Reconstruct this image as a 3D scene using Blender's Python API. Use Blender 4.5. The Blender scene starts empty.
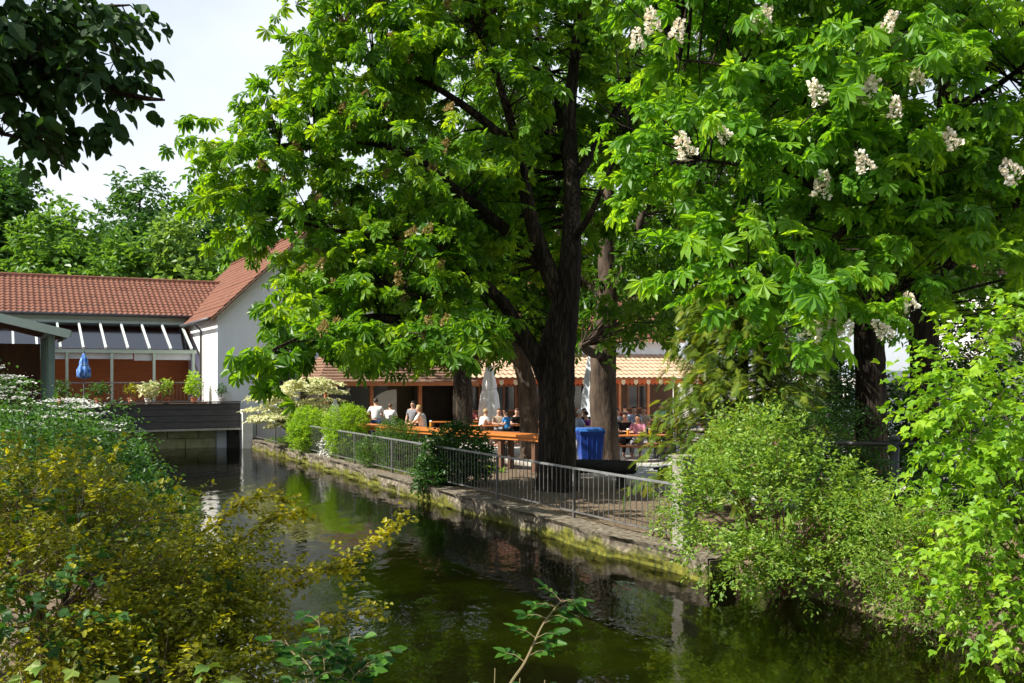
import bpy, bmesh, math, random
import numpy as np
from mathutils import Vector, Matrix

SC = bpy.context.scene
COL = SC.collection
random.seed(7)
RNG = np.random.default_rng(7)
PI = math.pi
TH = math.radians(27.2)                 # the canal and the houses stand turned by this angle
CT, ST = math.cos(TH), math.sin(TH)
CAMZ, HOR, FPX = 2.6, 376.0, 1000.0

def P(px, py, Y):                        # a place at distance Y, from sighting angles
    return np.array([(px - 512) / FPX * Y, Y, CAMZ - (py - HOR) / FPX * Y])
def PG(px, Y, z=0.0):
    return ((px - 512) / FPX * Y, Y, z)
def W(v, u, z=0.0):                      # v across the canal, u along it
    return (CT * v - ST * u, ST * v + CT * u, z)
def VU(x, y):
    return CT * x + ST * y, -ST * x + CT * y
def smooth(a, b, x):
    t = np.clip((x - a) / (b - a), 0, 1)
    return t * t * (3 - 2 * t)

# ------------------------------------------------------------------ ground height
def ground_h(x, y):
    v, u = VU(x, y)
    # right bank: terrace at 0, rising to the street on the right
    r1 = 0.62 * smooth(12.6, 10.4, u)
    line = 4.6 + 0.31 * (y - 14.5)
    r2 = 0.7 * smooth(-0.2, 1.6, x - line)
    right = np.maximum(r1, r2)
    edge = smooth(8.75, 10.4, v)
    right_bank = np.where(u < 11.9, -1.5 + (right + 1.5) * edge, np.where(v < 9.2, -1.5, right))
    left = -1.5 + 1.9 * smooth(2.9, 0.7, v) + 0.5 * smooth(0.2, -6, v)
    return np.where(v > 5.5, right_bank, left)
def gh(x, y):
    return float(ground_h(np.array(float(x)), np.array(float(y))))

# ------------------------------------------------------------------ materials
class NT:
    def __init__(s, name):
        s.m = bpy.data.materials.new(name); s.m.use_nodes = True
        s.t = s.m.node_tree; s.n = s.t.nodes; s.l = s.t.links
        s.n.clear(); s.out = s.n.new('ShaderNodeOutputMaterial')
    def new(s, typ, **kw):
        n = s.n.new(typ)
        for k, v in kw.items():
            if k in n.inputs.keys(): n.inputs[k].default_value = v
            else: setattr(n, k, v)
        return n
    def link(s, a, b): s.l.new(a, b)

def c4(c): return (c[0], c[1], c[2], 1.0)

def ramp(nt, fac, stops):
    r = nt.n.new('ShaderNodeValToRGB')
    while len(r.color_ramp.elements) < len(stops): r.color_ramp.elements.new(0.5)
    for e, (p, c) in zip(r.color_ramp.elements, stops):
        e.position = p; e.color = c4(c)
    nt.link(fac, r.inputs['Fac']); return r

def mat(name, c1, c2=None, scale=6.0, rough=0.6, spec=0.4, bump=0.0, bscale=None, metal=0.0, stretch=(1, 1, 1), detail=5.0, c3=None, lo=0.35, hi=0.65):
    nt = NT(name)
    b = nt.new('ShaderNodeBsdfPrincipled')
    b.inputs['Roughness'].default_value = rough
    b.inputs['Metallic'].default_value = metal
    b.inputs['Specular IOR Level'].default_value = spec
    nt.link(b.outputs[0], nt.out.inputs[0])
    tc = nt.new('ShaderNodeTexCoord'); mp = nt.new('ShaderNodeMapping')
    mp.inputs['Scale'].default_value = stretch
    nt.link(tc.outputs['Object'], mp.inputs['Vector'])
    if c2 is None: c2 = tuple(x * 0.8 for x in c1)
    ns = nt.new('ShaderNodeTexNoise'); ns.inputs['Scale'].default_value = scale; ns.inputs['Detail'].default_value = detail
    ns.inputs['Roughness'].default_value = 0.65
    nt.link(mp.outputs[0], ns.inputs['Vector'])
    stops = [(lo, c1), (hi, c2)] if c3 is None else [(lo, c1), ((lo + hi) / 2, c2), (hi, c3)]
    r = ramp(nt, ns.outputs['Fac'], stops)
    nt.link(r.outputs[0], b.inputs['Base Color'])
    if bump:
        n2 = nt.new('ShaderNodeTexNoise'); n2.inputs['Scale'].default_value = bscale or scale * 3; n2.inputs['Detail'].default_value = 6
        nt.link(mp.outputs[0], n2.inputs['Vector'])
        bp = nt.new('ShaderNodeBump'); bp.inputs['Strength'].default_value = bump; bp.inputs['Distance'].default_value = 0.05
        nt.link(n2.outputs['Fac'], bp.inputs['Height']); nt.link(bp.outputs[0], b.inputs['Normal'])
    return nt.m

def leafmat(name, c1, c2, c3=None, trans=0.4, tcol=None, rough=0.42, spec=0.35):
    """c1..c3: leaf to leaf colour variation, by the per-leaf random attribute"""
    nt = NT(name)
    at = nt.new('ShaderNodeAttribute'); at.attribute_name = 'rnd'
    c3 = c3 or c2
    r = ramp(nt, at.outputs['Fac'], [(0.0, c1), (0.55, c2), (1.0, c3)])
    b = nt.new('ShaderNodeBsdfPrincipled')
    b.inputs['Roughness'].default_value = rough; b.inputs['Specular IOR Level'].default_value = spec
    nt.link(r.outputs[0], b.inputs['Base Color'])
    t = nt.new('ShaderNodeBsdfTranslucent')
    mx = nt.new('ShaderNodeMixRGB'); mx.blend_type = 'MULTIPLY'; mx.inputs[0].default_value = 1.0
    nt.link(r.outputs[0], mx.inputs[1]); mx.inputs[2].default_value = c4(tcol or (2.6, 2.3, 0.9))
    nt.link(mx.outputs[0], t.inputs['Color'])
    ms = nt.new('ShaderNodeMixShader'); ms.inputs[0].default_value = trans
    nt.link(b.outputs[0], ms.inputs[1]); nt.link(t.outputs[0], ms.inputs[2])
    nt.link(ms.outputs[0], nt.out.inputs[0])
    return nt.m

M = {}
def mk_bark(name, c1, c2, c3):
    nt = NT(name); b = nt.new('ShaderNodeBsdfPrincipled'); b.inputs['Roughness'].default_value = .92; b.inputs['Specular IOR Level'].default_value = .2
    tc = nt.new('ShaderNodeTexCoord'); mp = nt.new('ShaderNodeMapping'); mp.inputs['Scale'].default_value = (1, 1, .14); nt.link(tc.outputs['Object'], mp.inputs['Vector'])
    n = nt.new('ShaderNodeTexNoise', Scale=3.0, Detail=8.0); nt.link(mp.outputs[0], n.inputs['Vector'])
    ad = nt.new('ShaderNodeMixRGB'); ad.inputs[0].default_value = .3; nt.link(mp.outputs[0], ad.inputs[1]); nt.link(n.outputs['Color'], ad.inputs[2])
    v = nt.new('ShaderNodeTexVoronoi', Scale=19.0); v.feature = 'DISTANCE_TO_EDGE'; nt.link(ad.outputs[0], v.inputs['Vector'])
    mr = nt.new('ShaderNodeMapRange'); mr.inputs['From Max'].default_value = .16; nt.link(v.outputs['Distance'], mr.inputs['Value'])
    r = ramp(nt, n.outputs['Fac'], [(.32, c1), (.55, c2), (.72, c3)])
    mx = nt.new('ShaderNodeMixRGB'); mx.blend_type = 'MULTIPLY'; mx.inputs[0].default_value = .5; nt.link(r.outputs[0], mx.inputs[1]); nt.link(mr.outputs[0], mx.inputs[2]); nt.link(mx.outputs[0], b.inputs['Base Color'])
    bp = nt.new('ShaderNodeBump'); bp.inputs['Strength'].default_value = 1.0; bp.inputs['Distance'].default_value = .06; nt.link(mr.outputs[0], bp.inputs['Height']); nt.link(bp.outputs[0], b.inputs['Normal'])
    nt.link(b.outputs[0], nt.out.inputs[0]); return nt.m
M['bark'] = mk_bark('plated_bark', (0.014, 0.010, 0.008), (0.05, 0.037, 0.026), (0.10, 0.075, 0.05))
M['bark_soft'] = mat('bark', (0.016, 0.012, 0.009), (0.055, 0.042, 0.030), 5, 0.9, 0.2, 0.9, 14, stretch=(1, 1, 0.25))
M['bark_pale'] = mat('bark_pale', (0.022, 0.015, 0.011), (0.10, 0.072, 0.052), 4, 0.9, 0.2, 0.9, 12, stretch=(1, 1, 0.3))
M['twig'] = mat('twig', (0.06, 0.045, 0.03), (0.12, 0.085, 0.06), 8, 0.85, 0.2)
M['twig_red'] = mat('twig_red', (0.12, 0.06, 0.04), (0.2, 0.11, 0.08), 8, 0.8, 0.2)
M['twig_green'] = mat('twig_green', (0.12, 0.12, 0.04), (0.2, 0.14, 0.08), 8, 0.7, 0.3)
M['chestnut'] = leafmat('chestnut_leaf', (0.040, 0.125, 0.009), (0.085, 0.205, 0.013), (0.18, 0.30, 0.018), 0.5, (2.9, 2.3, 0.5))
M['chestnut_dark'] = leafmat('chestnut_leaf_deep', (0.026, 0.088, 0.008), (0.054, 0.14, 0.010), (0.11, 0.205, 0.014), 0.45, (3.0, 2.5, 0.6))
M['chestnut_fresh'] = leafmat('chestnut_leaf_fresh', (0.052, 0.160, 0.016), (0.11, 0.26, 0.020), (0.22, 0.38, 0.030), 0.5, (2.5, 2.1, 0.5))
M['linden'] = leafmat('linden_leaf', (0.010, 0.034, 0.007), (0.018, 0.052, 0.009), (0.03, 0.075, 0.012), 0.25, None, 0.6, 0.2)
M['wood_a'] = leafmat('wood_leaf_deep', (0.028, 0.085, 0.018), (0.045, 0.12, 0.022), (0.07, 0.16, 0.03), 0.3)
M['wood_b'] = leafmat('wood_leaf_mid', (0.05, 0.125, 0.02), (0.085, 0.185, 0.026), (0.12, 0.23, 0.035), 0.35)
M['wood_c'] = leafmat('wood_leaf_pale', (0.09, 0.17, 0.04), (0.13, 0.23, 0.055), (0.17, 0.28, 0.065), 0.35)
M['conifer'] = leafmat('conifer_needle', (0.05, 0.105, 0.016), (0.11, 0.175, 0.02), (0.24, 0.29, 0.035), 0.35)
M['spirea'] = leafmat('spirea_leaf', (0.08, 0.17, 0.025), (0.16, 0.27, 0.04), (0.28, 0.38, 0.08), 0.4)
M['maple'] = leafmat('maple_leaf', (0.075, 0.185, 0.012), (0.16, 0.30, 0.018), (0.28, 0.42, 0.03), 0.42)
M['gold'] = leafmat('golden_leaf', (0.035, 0.060, 0.005), (0.16, 0.185, 0.009), (0.42, 0.39, 0.018), 0.4, (2.2, 2.0, 0.6))
M['viburnum'] = leafmat('viburnum_leaf', (0.022, 0.075, 0.013), (0.042, 0.115, 0.018), (0.075, 0.17, 0.025), 0.3)
M['grape'] = leafmat('grape_leaf', (0.014, 0.055, 0.007), (0.025, 0.08, 0.009), (0.045, 0.12, 0.012), 0.3)
M['rose'] = leafmat('rose_leaf', (0.012, 0.050, 0.006), (0.024, 0.082, 0.009), (0.06, 0.155, 0.014), 0.35, None, 0.5, 0.2)
M['lime'] = leafmat('lime_shrub_leaf', (0.12, 0.24, 0.015), (0.19, 0.33, 0.018), (0.28, 0.42, 0.03), 0.4)
M['box'] = leafmat('dark_shrub_leaf', (0.018, 0.06, 0.012), (0.035, 0.10, 0.016), (0.06, 0.15, 0.02), 0.25)
M['broom'] = leafmat('broom_leaf', (0.04, 0.10, 0.018), (0.065, 0.14, 0.02), (0.1, 0.19, 0.03), 0.3)
M['cream_leaf'] = leafmat('cream_leaf', (0.22, 0.30, 0.08), (0.62, 0.62, 0.36), (0.78, 0.76, 0.55), 0.3, (1.3, 1.3, 1.0))
M['petal'] = leafmat('white_petal', (0.6, 0.6, 0.56), (0.72, 0.72, 0.68), (0.8, 0.8, 0.76), 0.3, (1.1, 1.1, 1.05))
M['candle'] = leafmat('chestnut_blossom', (0.74, 0.62, 0.48), (0.82, 0.77, 0.66), (0.88, 0.86, 0.80), 0.3, (1.1, 1.1, 1.0))
M['spent'] = leafmat('spent_blossom', (0.20, 0.14, 0.05), (0.32, 0.24, 0.09), (0.42, 0.34, 0.14), 0.3, (1.3, 1.2, 1.0))
M['grassm'] = leafmat('grass_blade', (0.06, 0.15, 0.02), (0.11, 0.22, 0.025), (0.18, 0.28, 0.04), 0.35)

M['plaster'] = mat('white_plaster', (0.70, 0.69, 0.66), (0.55, 0.54, 0.51), 0.9, 0.85, 0.2, 0.15, 30, lo=0.45, hi=0.85, stretch=(2.2, 2.2, .35), detail=9)
M['plaster_shade_grey'] = mat('grey_shade_plaster', (0.76, 0.80, 0.86), (0.63, 0.67, 0.74), 0.9, 0.85, 0.2, 0.12, 30, lo=.42, hi=.85, stretch=(2.2, 2.2, .35), detail=9)  # gable's blue shade put into its white plaster; also the hall's grey band
M['stone_white'] = mat('white_pillar_stone', (0.75, 0.74, 0.70), (0.5, 0.48, 0.42), 3, 0.85, 0.2, 0.3, 20, lo=0.4, hi=0.85)
M['roof_red'] = mat('red_roof_tile', (0.115, 0.046, 0.030), (0.175, 0.076, 0.048), 1.3, 0.85, 0.2, 0.2, 20, c3=(0.08, 0.042, 0.031), detail=9.0, lo=.3, hi=.72)
M['roof_brown'] = mat('brown_roof_tile', (0.14, 0.08, 0.052), (0.22, 0.13, 0.085), 7, 0.85, 0.2, 0.35, 25, c3=(0.10, 0.062, 0.045))
M['roof_dark'] = mat('dark_roof_tile', (0.085, 0.062, 0.05), (0.14, 0.10, 0.08), 7, 0.85, 0.2, 0.3, 25)
M['roof_pale'] = mat('pale_orange_tile', (0.42, 0.28, 0.18), (0.52, 0.37, 0.25), 3, 0.8, 0.2, 0.2, 20)
M['gutter'] = mat('dark_gutter', (0.05, 0.05, 0.055), (0.08, 0.08, 0.085), 4, 0.45, 0.5)
M['green_paint'] = mat('grey_green_paint', (0.36, 0.46, 0.40), (0.42, 0.51, 0.45), 3, 0.5, 0.4)
M['green_wall'] = mat('pale_green_boards', (0.40, 0.47, 0.38), (0.46, 0.53, 0.44), 3, 0.65, 0.3)
M['rafter'] = mat('pale_green_white_paint', (0.52, 0.57, 0.53), (0.46, 0.51, 0.47), 3, 0.5, 0.3)
M['post_green'] = mat('dark_green_paint', (0.10, 0.16, 0.14), (0.14, 0.21, 0.18), 3, 0.55, 0.4)
M['white_paint'] = mat('white_paint', (0.78, 0.79, 0.79), (0.70, 0.71, 0.71), 3, 0.45, 0.4)
M['wood_red'] = mat('red_brown_boards', (0.42, 0.12, 0.035), (0.55, 0.18, 0.055), 5, 0.6, 0.3, 0.1, stretch=(0.3, 1, 6))
M['wood_dark'] = mat('dark_weathered_boards', (0.060, 0.056, 0.058), (0.115, 0.105, 0.10), 5, 0.75, 0.3, 0.3, stretch=(0.3, 1, 5))
M['wood_black'] = mat('black_old_wood', (0.012, 0.011, 0.01), (0.03, 0.027, 0.024), 6, 0.8, 0.25, 0.5, stretch=(0.4, 1, 1))
M['wood_brown'] = mat('brown_timber', (0.09, 0.045, 0.025), (0.15, 0.075, 0.04), 6, 0.7, 0.3, 0.2, stretch=(1, 1, 0.2))
M['wood_orange'] = mat('orange_varnished_wood', (0.40, 0.115, 0.02), (0.50, 0.17, 0.032), 5, 0.45, 0.45, 0.05, stretch=(0.3, 4, 1))
M['post_orange'] = mat('orange_brown_post', (0.36, 0.12, 0.045), (0.45, 0.17, 0.07), 6, 0.6, 0.3)
M['plank_pale'] = mat('pale_edge_board', (0.48, 0.44, 0.38), (0.34, 0.31, 0.26), 5, 0.7, 0.3)
M['tan_wall'] = mat('tan_wall', (0.62, 0.50, 0.34), (0.52, 0.42, 0.28), 3, 0.8, 0.2)
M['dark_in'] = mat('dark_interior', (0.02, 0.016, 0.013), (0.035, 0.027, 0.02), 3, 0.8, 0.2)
M['brown_clad'] = mat('brown_cladding', (0.16, 0.095, 0.085), (0.22, 0.14, 0.12), 4, 0.7, 0.3, 0.2, stretch=(6, 6, 0.3))
M['awn_red'] = mat('red_valance', (0.55, 0.12, 0.04), (0.48, 0.09, 0.03), 4, 0.8, 0.2)
M['awn_cream'] = mat('cream_valance', (0.75, 0.58, 0.38), (0.68, 0.5, 0.32), 4, 0.8, 0.2)
M['cloth_white'] = mat('white_canvas', (0.78, 0.78, 0.77), (0.70, 0.70, 0.70), 3, 0.85, 0.2)
M['cloth_grey'] = mat('grey_canvas', (0.50, 0.53, 0.56), (0.44, 0.47, 0.50), 3, 0.85, 0.2)
M['iron'] = mat('dull_iron', (0.07, 0.068, 0.065), (0.13, 0.125, 0.12), 5, 0.6, 0.4)
M['iron_black'] = mat('black_iron', (0.012, 0.012, 0.013), (0.03, 0.03, 0.03), 5, 0.45, 0.5)
M['galv'] = mat('galvanised_rail', (0.25, 0.25, 0.25), (0.36, 0.36, 0.36), 5, 0.42, 0.5, metal=0.6)
M['bin_blue'] = mat('blue_bin_plastic', (0.012, 0.045, 0.26), (0.016, 0.06, 0.32), 3, 0.42, 0.4)
M['bin_lid'] = mat('blue_lid_plastic', (0.02, 0.10, 0.33), (0.028, 0.12, 0.38), 3, 0.4, 0.4)
M['rubber'] = mat('black_rubber', (0.012, 0.012, 0.012), (0.025, 0.025, 0.025), 5, 0.8, 0.3)
M['van_white'] = mat('white_van_paint', (0.74, 0.76, 0.79), (0.70, 0.72, 0.76), 1, 0.25, 0.6)
M['terracotta'] = mat('terracotta_pot', (0.36, 0.14, 0.07), (0.28, 0.11, 0.06), 5, 0.8, 0.2)
M['pot_white'] = mat('pale_pot', (0.6, 0.6, 0.58), (0.5, 0.5, 0.48), 5, 0.6, 0.3)
M['concrete'] = mat('pale_concrete', (0.30, 0.285, 0.235), (0.16, 0.15, 0.115), 4, 0.9, 0.2, 0.5, 25)
M['abut'] = mat('painted_sun_mossy_stone', (0.62, 0.60, 0.42), (0.40, 0.42, 0.18), 2.5, 0.9, 0.2, 0.5, 18)  # mossy stone made pale in place of sunlight that the deck keeps out
M['beer'] = mat('amber_beer', (0.55, 0.26, 0.03), (0.48, 0.21, 0.02), 5, 0.1, 0.6)
M['paving'] = mat('grey_paving', (0.27, 0.27, 0.27), (0.35, 0.35, 0.345), 3, 0.85, 0.2, 0.2, 25)
M['skin'] = mat('skin', (0.52, 0.30, 0.21), (0.48, 0.27, 0.19), 4, 0.55, 0.35)
M['eye'] = mat('dark_eye', (0.02, 0.015, 0.012), None, 4, 0.3, 0.5)
for k, c in dict(white=(0.76, 0.76, 0.76), lightblue=(0.36, 0.44, 0.62), blue=(0.035, 0.21, 0.50), purple=(0.16, 0.03, 0.17), turquoise=(0.16, 0.50, 0.60), pink=(0.62, 0.26, 0.36), black=(0.02, 0.02, 0.022), beige=(0.50, 0.40, 0.30), red=(0.45, 0.06, 0.06), orange=(0.60, 0.24, 0.02), navy=(0.02, 0.03, 0.07), grey=(0.22, 0.22, 0.24), maroon=(0.2, 0.05, 0.05)).items():
    M['cl_' + k] = mat('cloth_' + k, c, tuple(x * 0.85 for x in c), 8, 0.9, 0.15)
for k, c in dict(white=(0.6, 0.6, 0.58), dark=(0.03, 0.02, 0.015), brown=(0.1, 0.055, 0.03), blond=(0.4, 0.28, 0.13)).items():
    M['hair_' + k] = mat('hair_' + k, c, tuple(x * 0.7 for x in c), 30, 0.6, 0.3)

def mk_glass(name, tint, rough=0.03, mixf=0.35, k=1.0):
    nt = NT(name)
    g = nt.new('ShaderNodeBsdfGlossy'); g.inputs['Roughness'].default_value = rough
    d = nt.new('ShaderNodeBsdfTransparent'); d.inputs['Color'].default_value = c4(tint)
    f = nt.new('ShaderNodeFresnel'); f.inputs['IOR'].default_value = 1.5
    ad = nt.new('ShaderNodeMath'); ad.operation = 'MULTIPLY_ADD'; ad.inputs[1].default_value = k; ad.inputs[2].default_value = mixf; ad.use_clamp = True
    nt.link(f.outputs[0], ad.inputs[0])
    ms = nt.new('ShaderNodeMixShader'); nt.link(ad.outputs[0], ms.inputs[0])
    nt.link(d.outputs[0], ms.inputs[1]); nt.link(g.outputs[0], ms.inputs[2]); nt.link(ms.outputs[0], nt.out.inputs[0])
    return nt.m
M['glass_roof'] = mk_glass('tinted_roof_glass', (0.30, 0.32, 0.42), 0.12, 0.0, 0.25)
M['glass'] = mk_glass('window_glass', (0.25, 0.28, 0.30), 0.03, 0.1)
M['glass_dark'] = mat('dark_window_glass', (0.02, 0.022, 0.025), (0.03, 0.03, 0.035), 3, 0.08, 0.6)

def mk_blue_parasol():
    nt = NT('blue_check_canvas')
    b = nt.new('ShaderNodeBsdfPrincipled'); b.inputs['Roughness'].default_value = 0.85
    tc = nt.new('ShaderNodeTexCoord'); ck = nt.new('ShaderNodeTexChecker'); ck.inputs['Scale'].default_value = 7
    ck.inputs['Color1'].default_value = (0.035, 0.14, 0.50, 1); ck.inputs['Color2'].default_value = (0.16, 0.32, 0.66, 1)
    nt.link(tc.outputs['Object'], ck.inputs['Vector']); nt.link(ck.outputs['Color'], b.inputs['Base Color'])
    nt.link(b.outputs[0], nt.out.inputs[0]); return nt.m
M['parasol_blue'] = mk_blue_parasol()

def mk_quay():
    nt = NT('mossy_quay_wall')
    b = nt.new('ShaderNodeBsdfPrincipled'); b.inputs['Roughness'].default_value = 0.9; b.inputs['Specular IOR Level'].default_value = 0.25
    ge = nt.new('ShaderNodeNewGeometry'); sp = nt.new('ShaderNodeSeparateXYZ'); nt.link(ge.outputs['Position'], sp.inputs[0])
    n1 = nt.new('ShaderNodeTexNoise', Scale=1.6, Detail=6.0); nt.link(ge.outputs['Position'], n1.inputs['Vector'])
    n2 = nt.new('ShaderNodeTexNoise', Scale=9.0, Detail=6.0); nt.link(ge.outputs['Position'], n2.inputs['Vector'])
    stone = ramp(nt, n2.outputs['Fac'], [(0.3, (0.045, 0.036, 0.025)), (0.5, (0.13, 0.108, 0.078)), (0.72, (0.25, 0.22, 0.17))])
    moss = ramp(nt, n2.outputs['Fac'], [(0.3, (0.03, 0.038, 0.006)), (0.7, (0.15, 0.145, 0.016))])
    # moss grows from the water line up, with a ragged top
    a = nt.new('ShaderNodeMath'); a.operation = 'MULTIPLY_ADD'; nt.link(n1.outputs['Fac'], a.inputs[0]); a.inputs[1].default_value = 0.75; a.inputs[2].default_value = -0.55
    s = nt.new('ShaderNodeMath'); s.operation = 'SUBTRACT'; nt.link(a.outputs[0], s.inputs[0]); nt.link(sp.outputs['Z'], s.inputs[1])
    mr = nt.new('ShaderNodeMapRange'); mr.inputs['From Min'].default_value = -0.06; mr.inputs['From Max'].default_value = 0.1
    nt.link(s.outputs[0], mr.inputs['Value'])
    mx = nt.new('ShaderNodeMixRGB'); nt.link(mr.outputs[0], mx.inputs[0]); nt.link(stone.outputs[0], mx.inputs[1]); nt.link(moss.outputs[0], mx.inputs[2])
    nt.link(mx.outputs[0], b.inputs['Base Color'])
    bp = nt.new('ShaderNodeBump'); bp.inputs['Strength'].default_value = 0.8; bp.inputs['Distance'].default_value = 0.04
    nt.link(n2.outputs['Fac'], bp.inputs['Height']); nt.link(bp.outputs[0], b.inputs['Normal'])
    nt.link(b.outputs[0], nt.out.inputs[0]); return nt.m
M['quay'] = mk_quay()

def mk_ground():
    nt = NT('ground')
    b = nt.new('ShaderNodeBsdfPrincipled'); b.inputs['Roughness'].default_value = 0.95; b.inputs['Specular IOR Level'].default_value = 0.15
    ge = nt.new('ShaderNodeNewGeometry')
    n1 = nt.new('ShaderNodeTexNoise', Scale=0.55, Detail=5.0); nt.link(ge.outputs['Position'], n1.inputs['Vector'])
    n2 = nt.new('ShaderNodeTexNoise', Scale=14.0, Detail=8.0); nt.link(ge.outputs['Position'], n2.inputs['Vector'])
    gravel = ramp(nt, n2.outputs['Fac'], [(0.3, (0.30, 0.27, 0.23)), (0.5, (0.44, 0.41, 0.36)), (0.7, (0.55, 0.52, 0.47))])
    soil = ramp(nt, n2.outputs['Fac'], [(0.3, (0.06, 0.045, 0.03)), (0.55, (0.14, 0.105, 0.07)), (0.75, (0.28, 0.21, 0.13))])
    # v = across-canal coordinate; the strip along the quay and the left bank are bare soil, the terrace is gravel
    sp = nt.new('ShaderNodeSeparateXYZ'); nt.link(ge.outputs['Position'], sp.inputs[0])
    m1 = nt.new('ShaderNodeMath'); m1.operation = 'MULTIPLY'; nt.link(sp.outputs['X'], m1.inputs[0]); m1.inputs[1].default_value = CT
    m2 = nt.new('ShaderNodeMath'); m2.operation = 'MULTIPLY_ADD'; nt.link(sp.outputs['Y'], m2.inputs[0]); m2.inputs[1].default_value = ST; nt.link(m1.outputs[0], m2.inputs[2])
    m3 = nt.new('ShaderNodeMath'); m3.operation = 'MULTIPLY_ADD'; nt.link(n1.outputs['Fac'], m3.inputs[0]); m3.inputs[1].default_value = 2.2; nt.link(m2.outputs[0], m3.inputs[2])
    mr = nt.new('ShaderNodeMapRange'); mr.inputs['From Min'].default_value = 14.3; mr.inputs['From Max'].default_value = 15.2
    nt.link(m3.outputs[0], mr.inputs['Value'])
    mx = nt.new('ShaderNodeMixRGB'); nt.link(mr.outputs[0], mx.inputs[0]); nt.link(soil.outputs[0], mx.inputs[1]); nt.link(gravel.outputs[0], mx.inputs[2])
    # under water: dark gravel and green weed
    n3 = nt.new('ShaderNodeTexNoise', Scale=0.42, Detail=4.0); nt.link(ge.outputs['Position'], n3.inputs['Vector'])
    bed = ramp(nt, n3.outputs['Fac'], [(0.36, (0.11, 0.09, 0.04)), (0.47, (0.13, 0.135, 0.025)), (0.57, (0.27, 0.31, 0.03)), (0.68, (0.11, 0.11, 0.025))])
    mz = nt.new('ShaderNodeMapRange'); mz.inputs['From Min'].default_value = -0.3; mz.inputs['From Max'].default_value = -0.5
    nt.link(sp.outputs['Z'], mz.inputs['Value'])
    mx2 = nt.new('ShaderNodeMixRGB'); nt.link(mz.outputs[0], mx2.inputs[0]); nt.link(mx.outputs[0], mx2.inputs[1]); nt.link(bed.outputs[0], mx2.inputs[2])
    nt.link(mx2.outputs[0], b.inputs['Base Color'])
    bp = nt.new('ShaderNodeBump'); bp.inputs['Strength'].default_value = 0.6; bp.inputs['Distance'].default_value = 0.03
    nt.link(n2.outputs['Fac'], bp.inputs['Height']); nt.link(bp.outputs[0], b.inputs['Normal'])
    nt.link(b.outputs[0], nt.out.inputs[0]); return nt.m
M['ground'] = mk_ground()

def mk_water():
    nt = NT('canal_water')
    ge = nt.new('ShaderNodeNewGeometry')
    mp = nt.new('ShaderNodeMapping'); mp.inputs['Rotation'].default_value = (0, 0, -TH); mp.inputs['Scale'].default_value = (1.0, 0.55, 1)
    nt.link(ge.outputs['Position'], mp.inputs['Vector'])
    a = nt.new('ShaderNodeTexNoise', Scale=2.2, Detail=3.0); nt.link(mp.outputs[0], a.inputs['Vector'])
    c = nt.new('ShaderNodeTexNoise', Scale=8.0, Detail=3.0); nt.link(mp.outputs[0], c.inputs['Vector'])
    # calmer and rougher streaks in the current
    w = nt.new('ShaderNodeTexNoise', Scale=0.35, Detail=2.0); nt.link(mp.outputs[0], w.inputs['Vector'])
    wr = nt.new('ShaderNodeMapRange'); wr.inputs['From Min'].default_value = 0.4; wr.inputs['From Max'].default_value = 0.65
    wr.inputs['To Min'].default_value = 0.3; wr.inputs['To Max'].default_value = 1.3; nt.link(w.outputs['Fac'], wr.inputs['Value'])
    mu = nt.new('ShaderNodeMath'); mu.operation = 'MULTIPLY'; nt.link(c.outputs['Fac'], mu.inputs[0]); nt.link(wr.outputs[0], mu.inputs[1])
    su = nt.new('ShaderNodeMath'); su.operation = 'MULTIPLY_ADD'; nt.link(mu.outputs[0], su.inputs[0]); su.inputs[1].default_value = 0.3; nt.link(a.outputs['Fac'], su.inputs[2])
    bp = nt.new('ShaderNodeBump'); bp.inputs['Strength'].default_value = 0.16; bp.inputs['Distance'].default_value = 0.08
    nt.link(su.outputs[0], bp.inputs['Height'])
    fr = nt.new('ShaderNodeFresnel'); fr.inputs['IOR'].default_value = 1.5; nt.link(bp.outputs[0], fr.inputs['Normal'])
    gl = nt.new('ShaderNodeBsdfGlossy'); gl.inputs['Roughness'].default_value = 0.015; nt.link(bp.outputs[0], gl.inputs['Normal'])
    tr = nt.new('ShaderNodeBsdfTransparent'); tr.inputs['Color'].default_value = (0.72, 0.76, 0.48, 1)
    ms = nt.new('ShaderNodeMixShader'); nt.link(fr.outputs[0], ms.inputs[0]); nt.link(tr.outputs[0], ms.inputs[1]); nt.link(gl.outputs[0], ms.inputs[2])
    nt.link(ms.outputs[0], nt.out.inputs[0]); return nt.m
M['water'] = mk_water()

# ------------------------------------------------------------------ object helpers
def tag(o, label=None, cat=None, group=None, kind=None):
    if label: o['label'] = label
    if cat: o['category'] = cat
    if group: o['group'] = group
    if kind: o['kind'] = kind
    return o
def thing(name, label, cat, loc=(0, 0, 0), rz=0.0, group=None):
    o = bpy.data.objects.new(name, None); COL.objects.link(o)
    o.location = loc; o.rotation_euler = (0, 0, rz); o.empty_display_size = 0.2
    return tag(o, label, cat, group)
def link_mesh(name, me, m=None, parent=None, loc=None):
    o = bpy.data.objects.new(name, me); COL.objects.link(o)
    if m is not None and len(me.materials) == 0: me.materials.append(m)
    if parent: o.parent = parent
    if loc is not None: o.location = loc
    return o
def copy_tree(o, parent=None):
    c = o.copy(); COL.objects.link(c)
    if parent: c.parent = parent
    for ch in list(o.children): copy_tree(ch, c)
    return c
def recolor(root, part, m):
    for ch in root.children_recursive:
        if ch.name.split('.')[0] == part:
            ch.material_slots[0].link = 'OBJECT'; ch.material_slots[0].material = m

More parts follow.
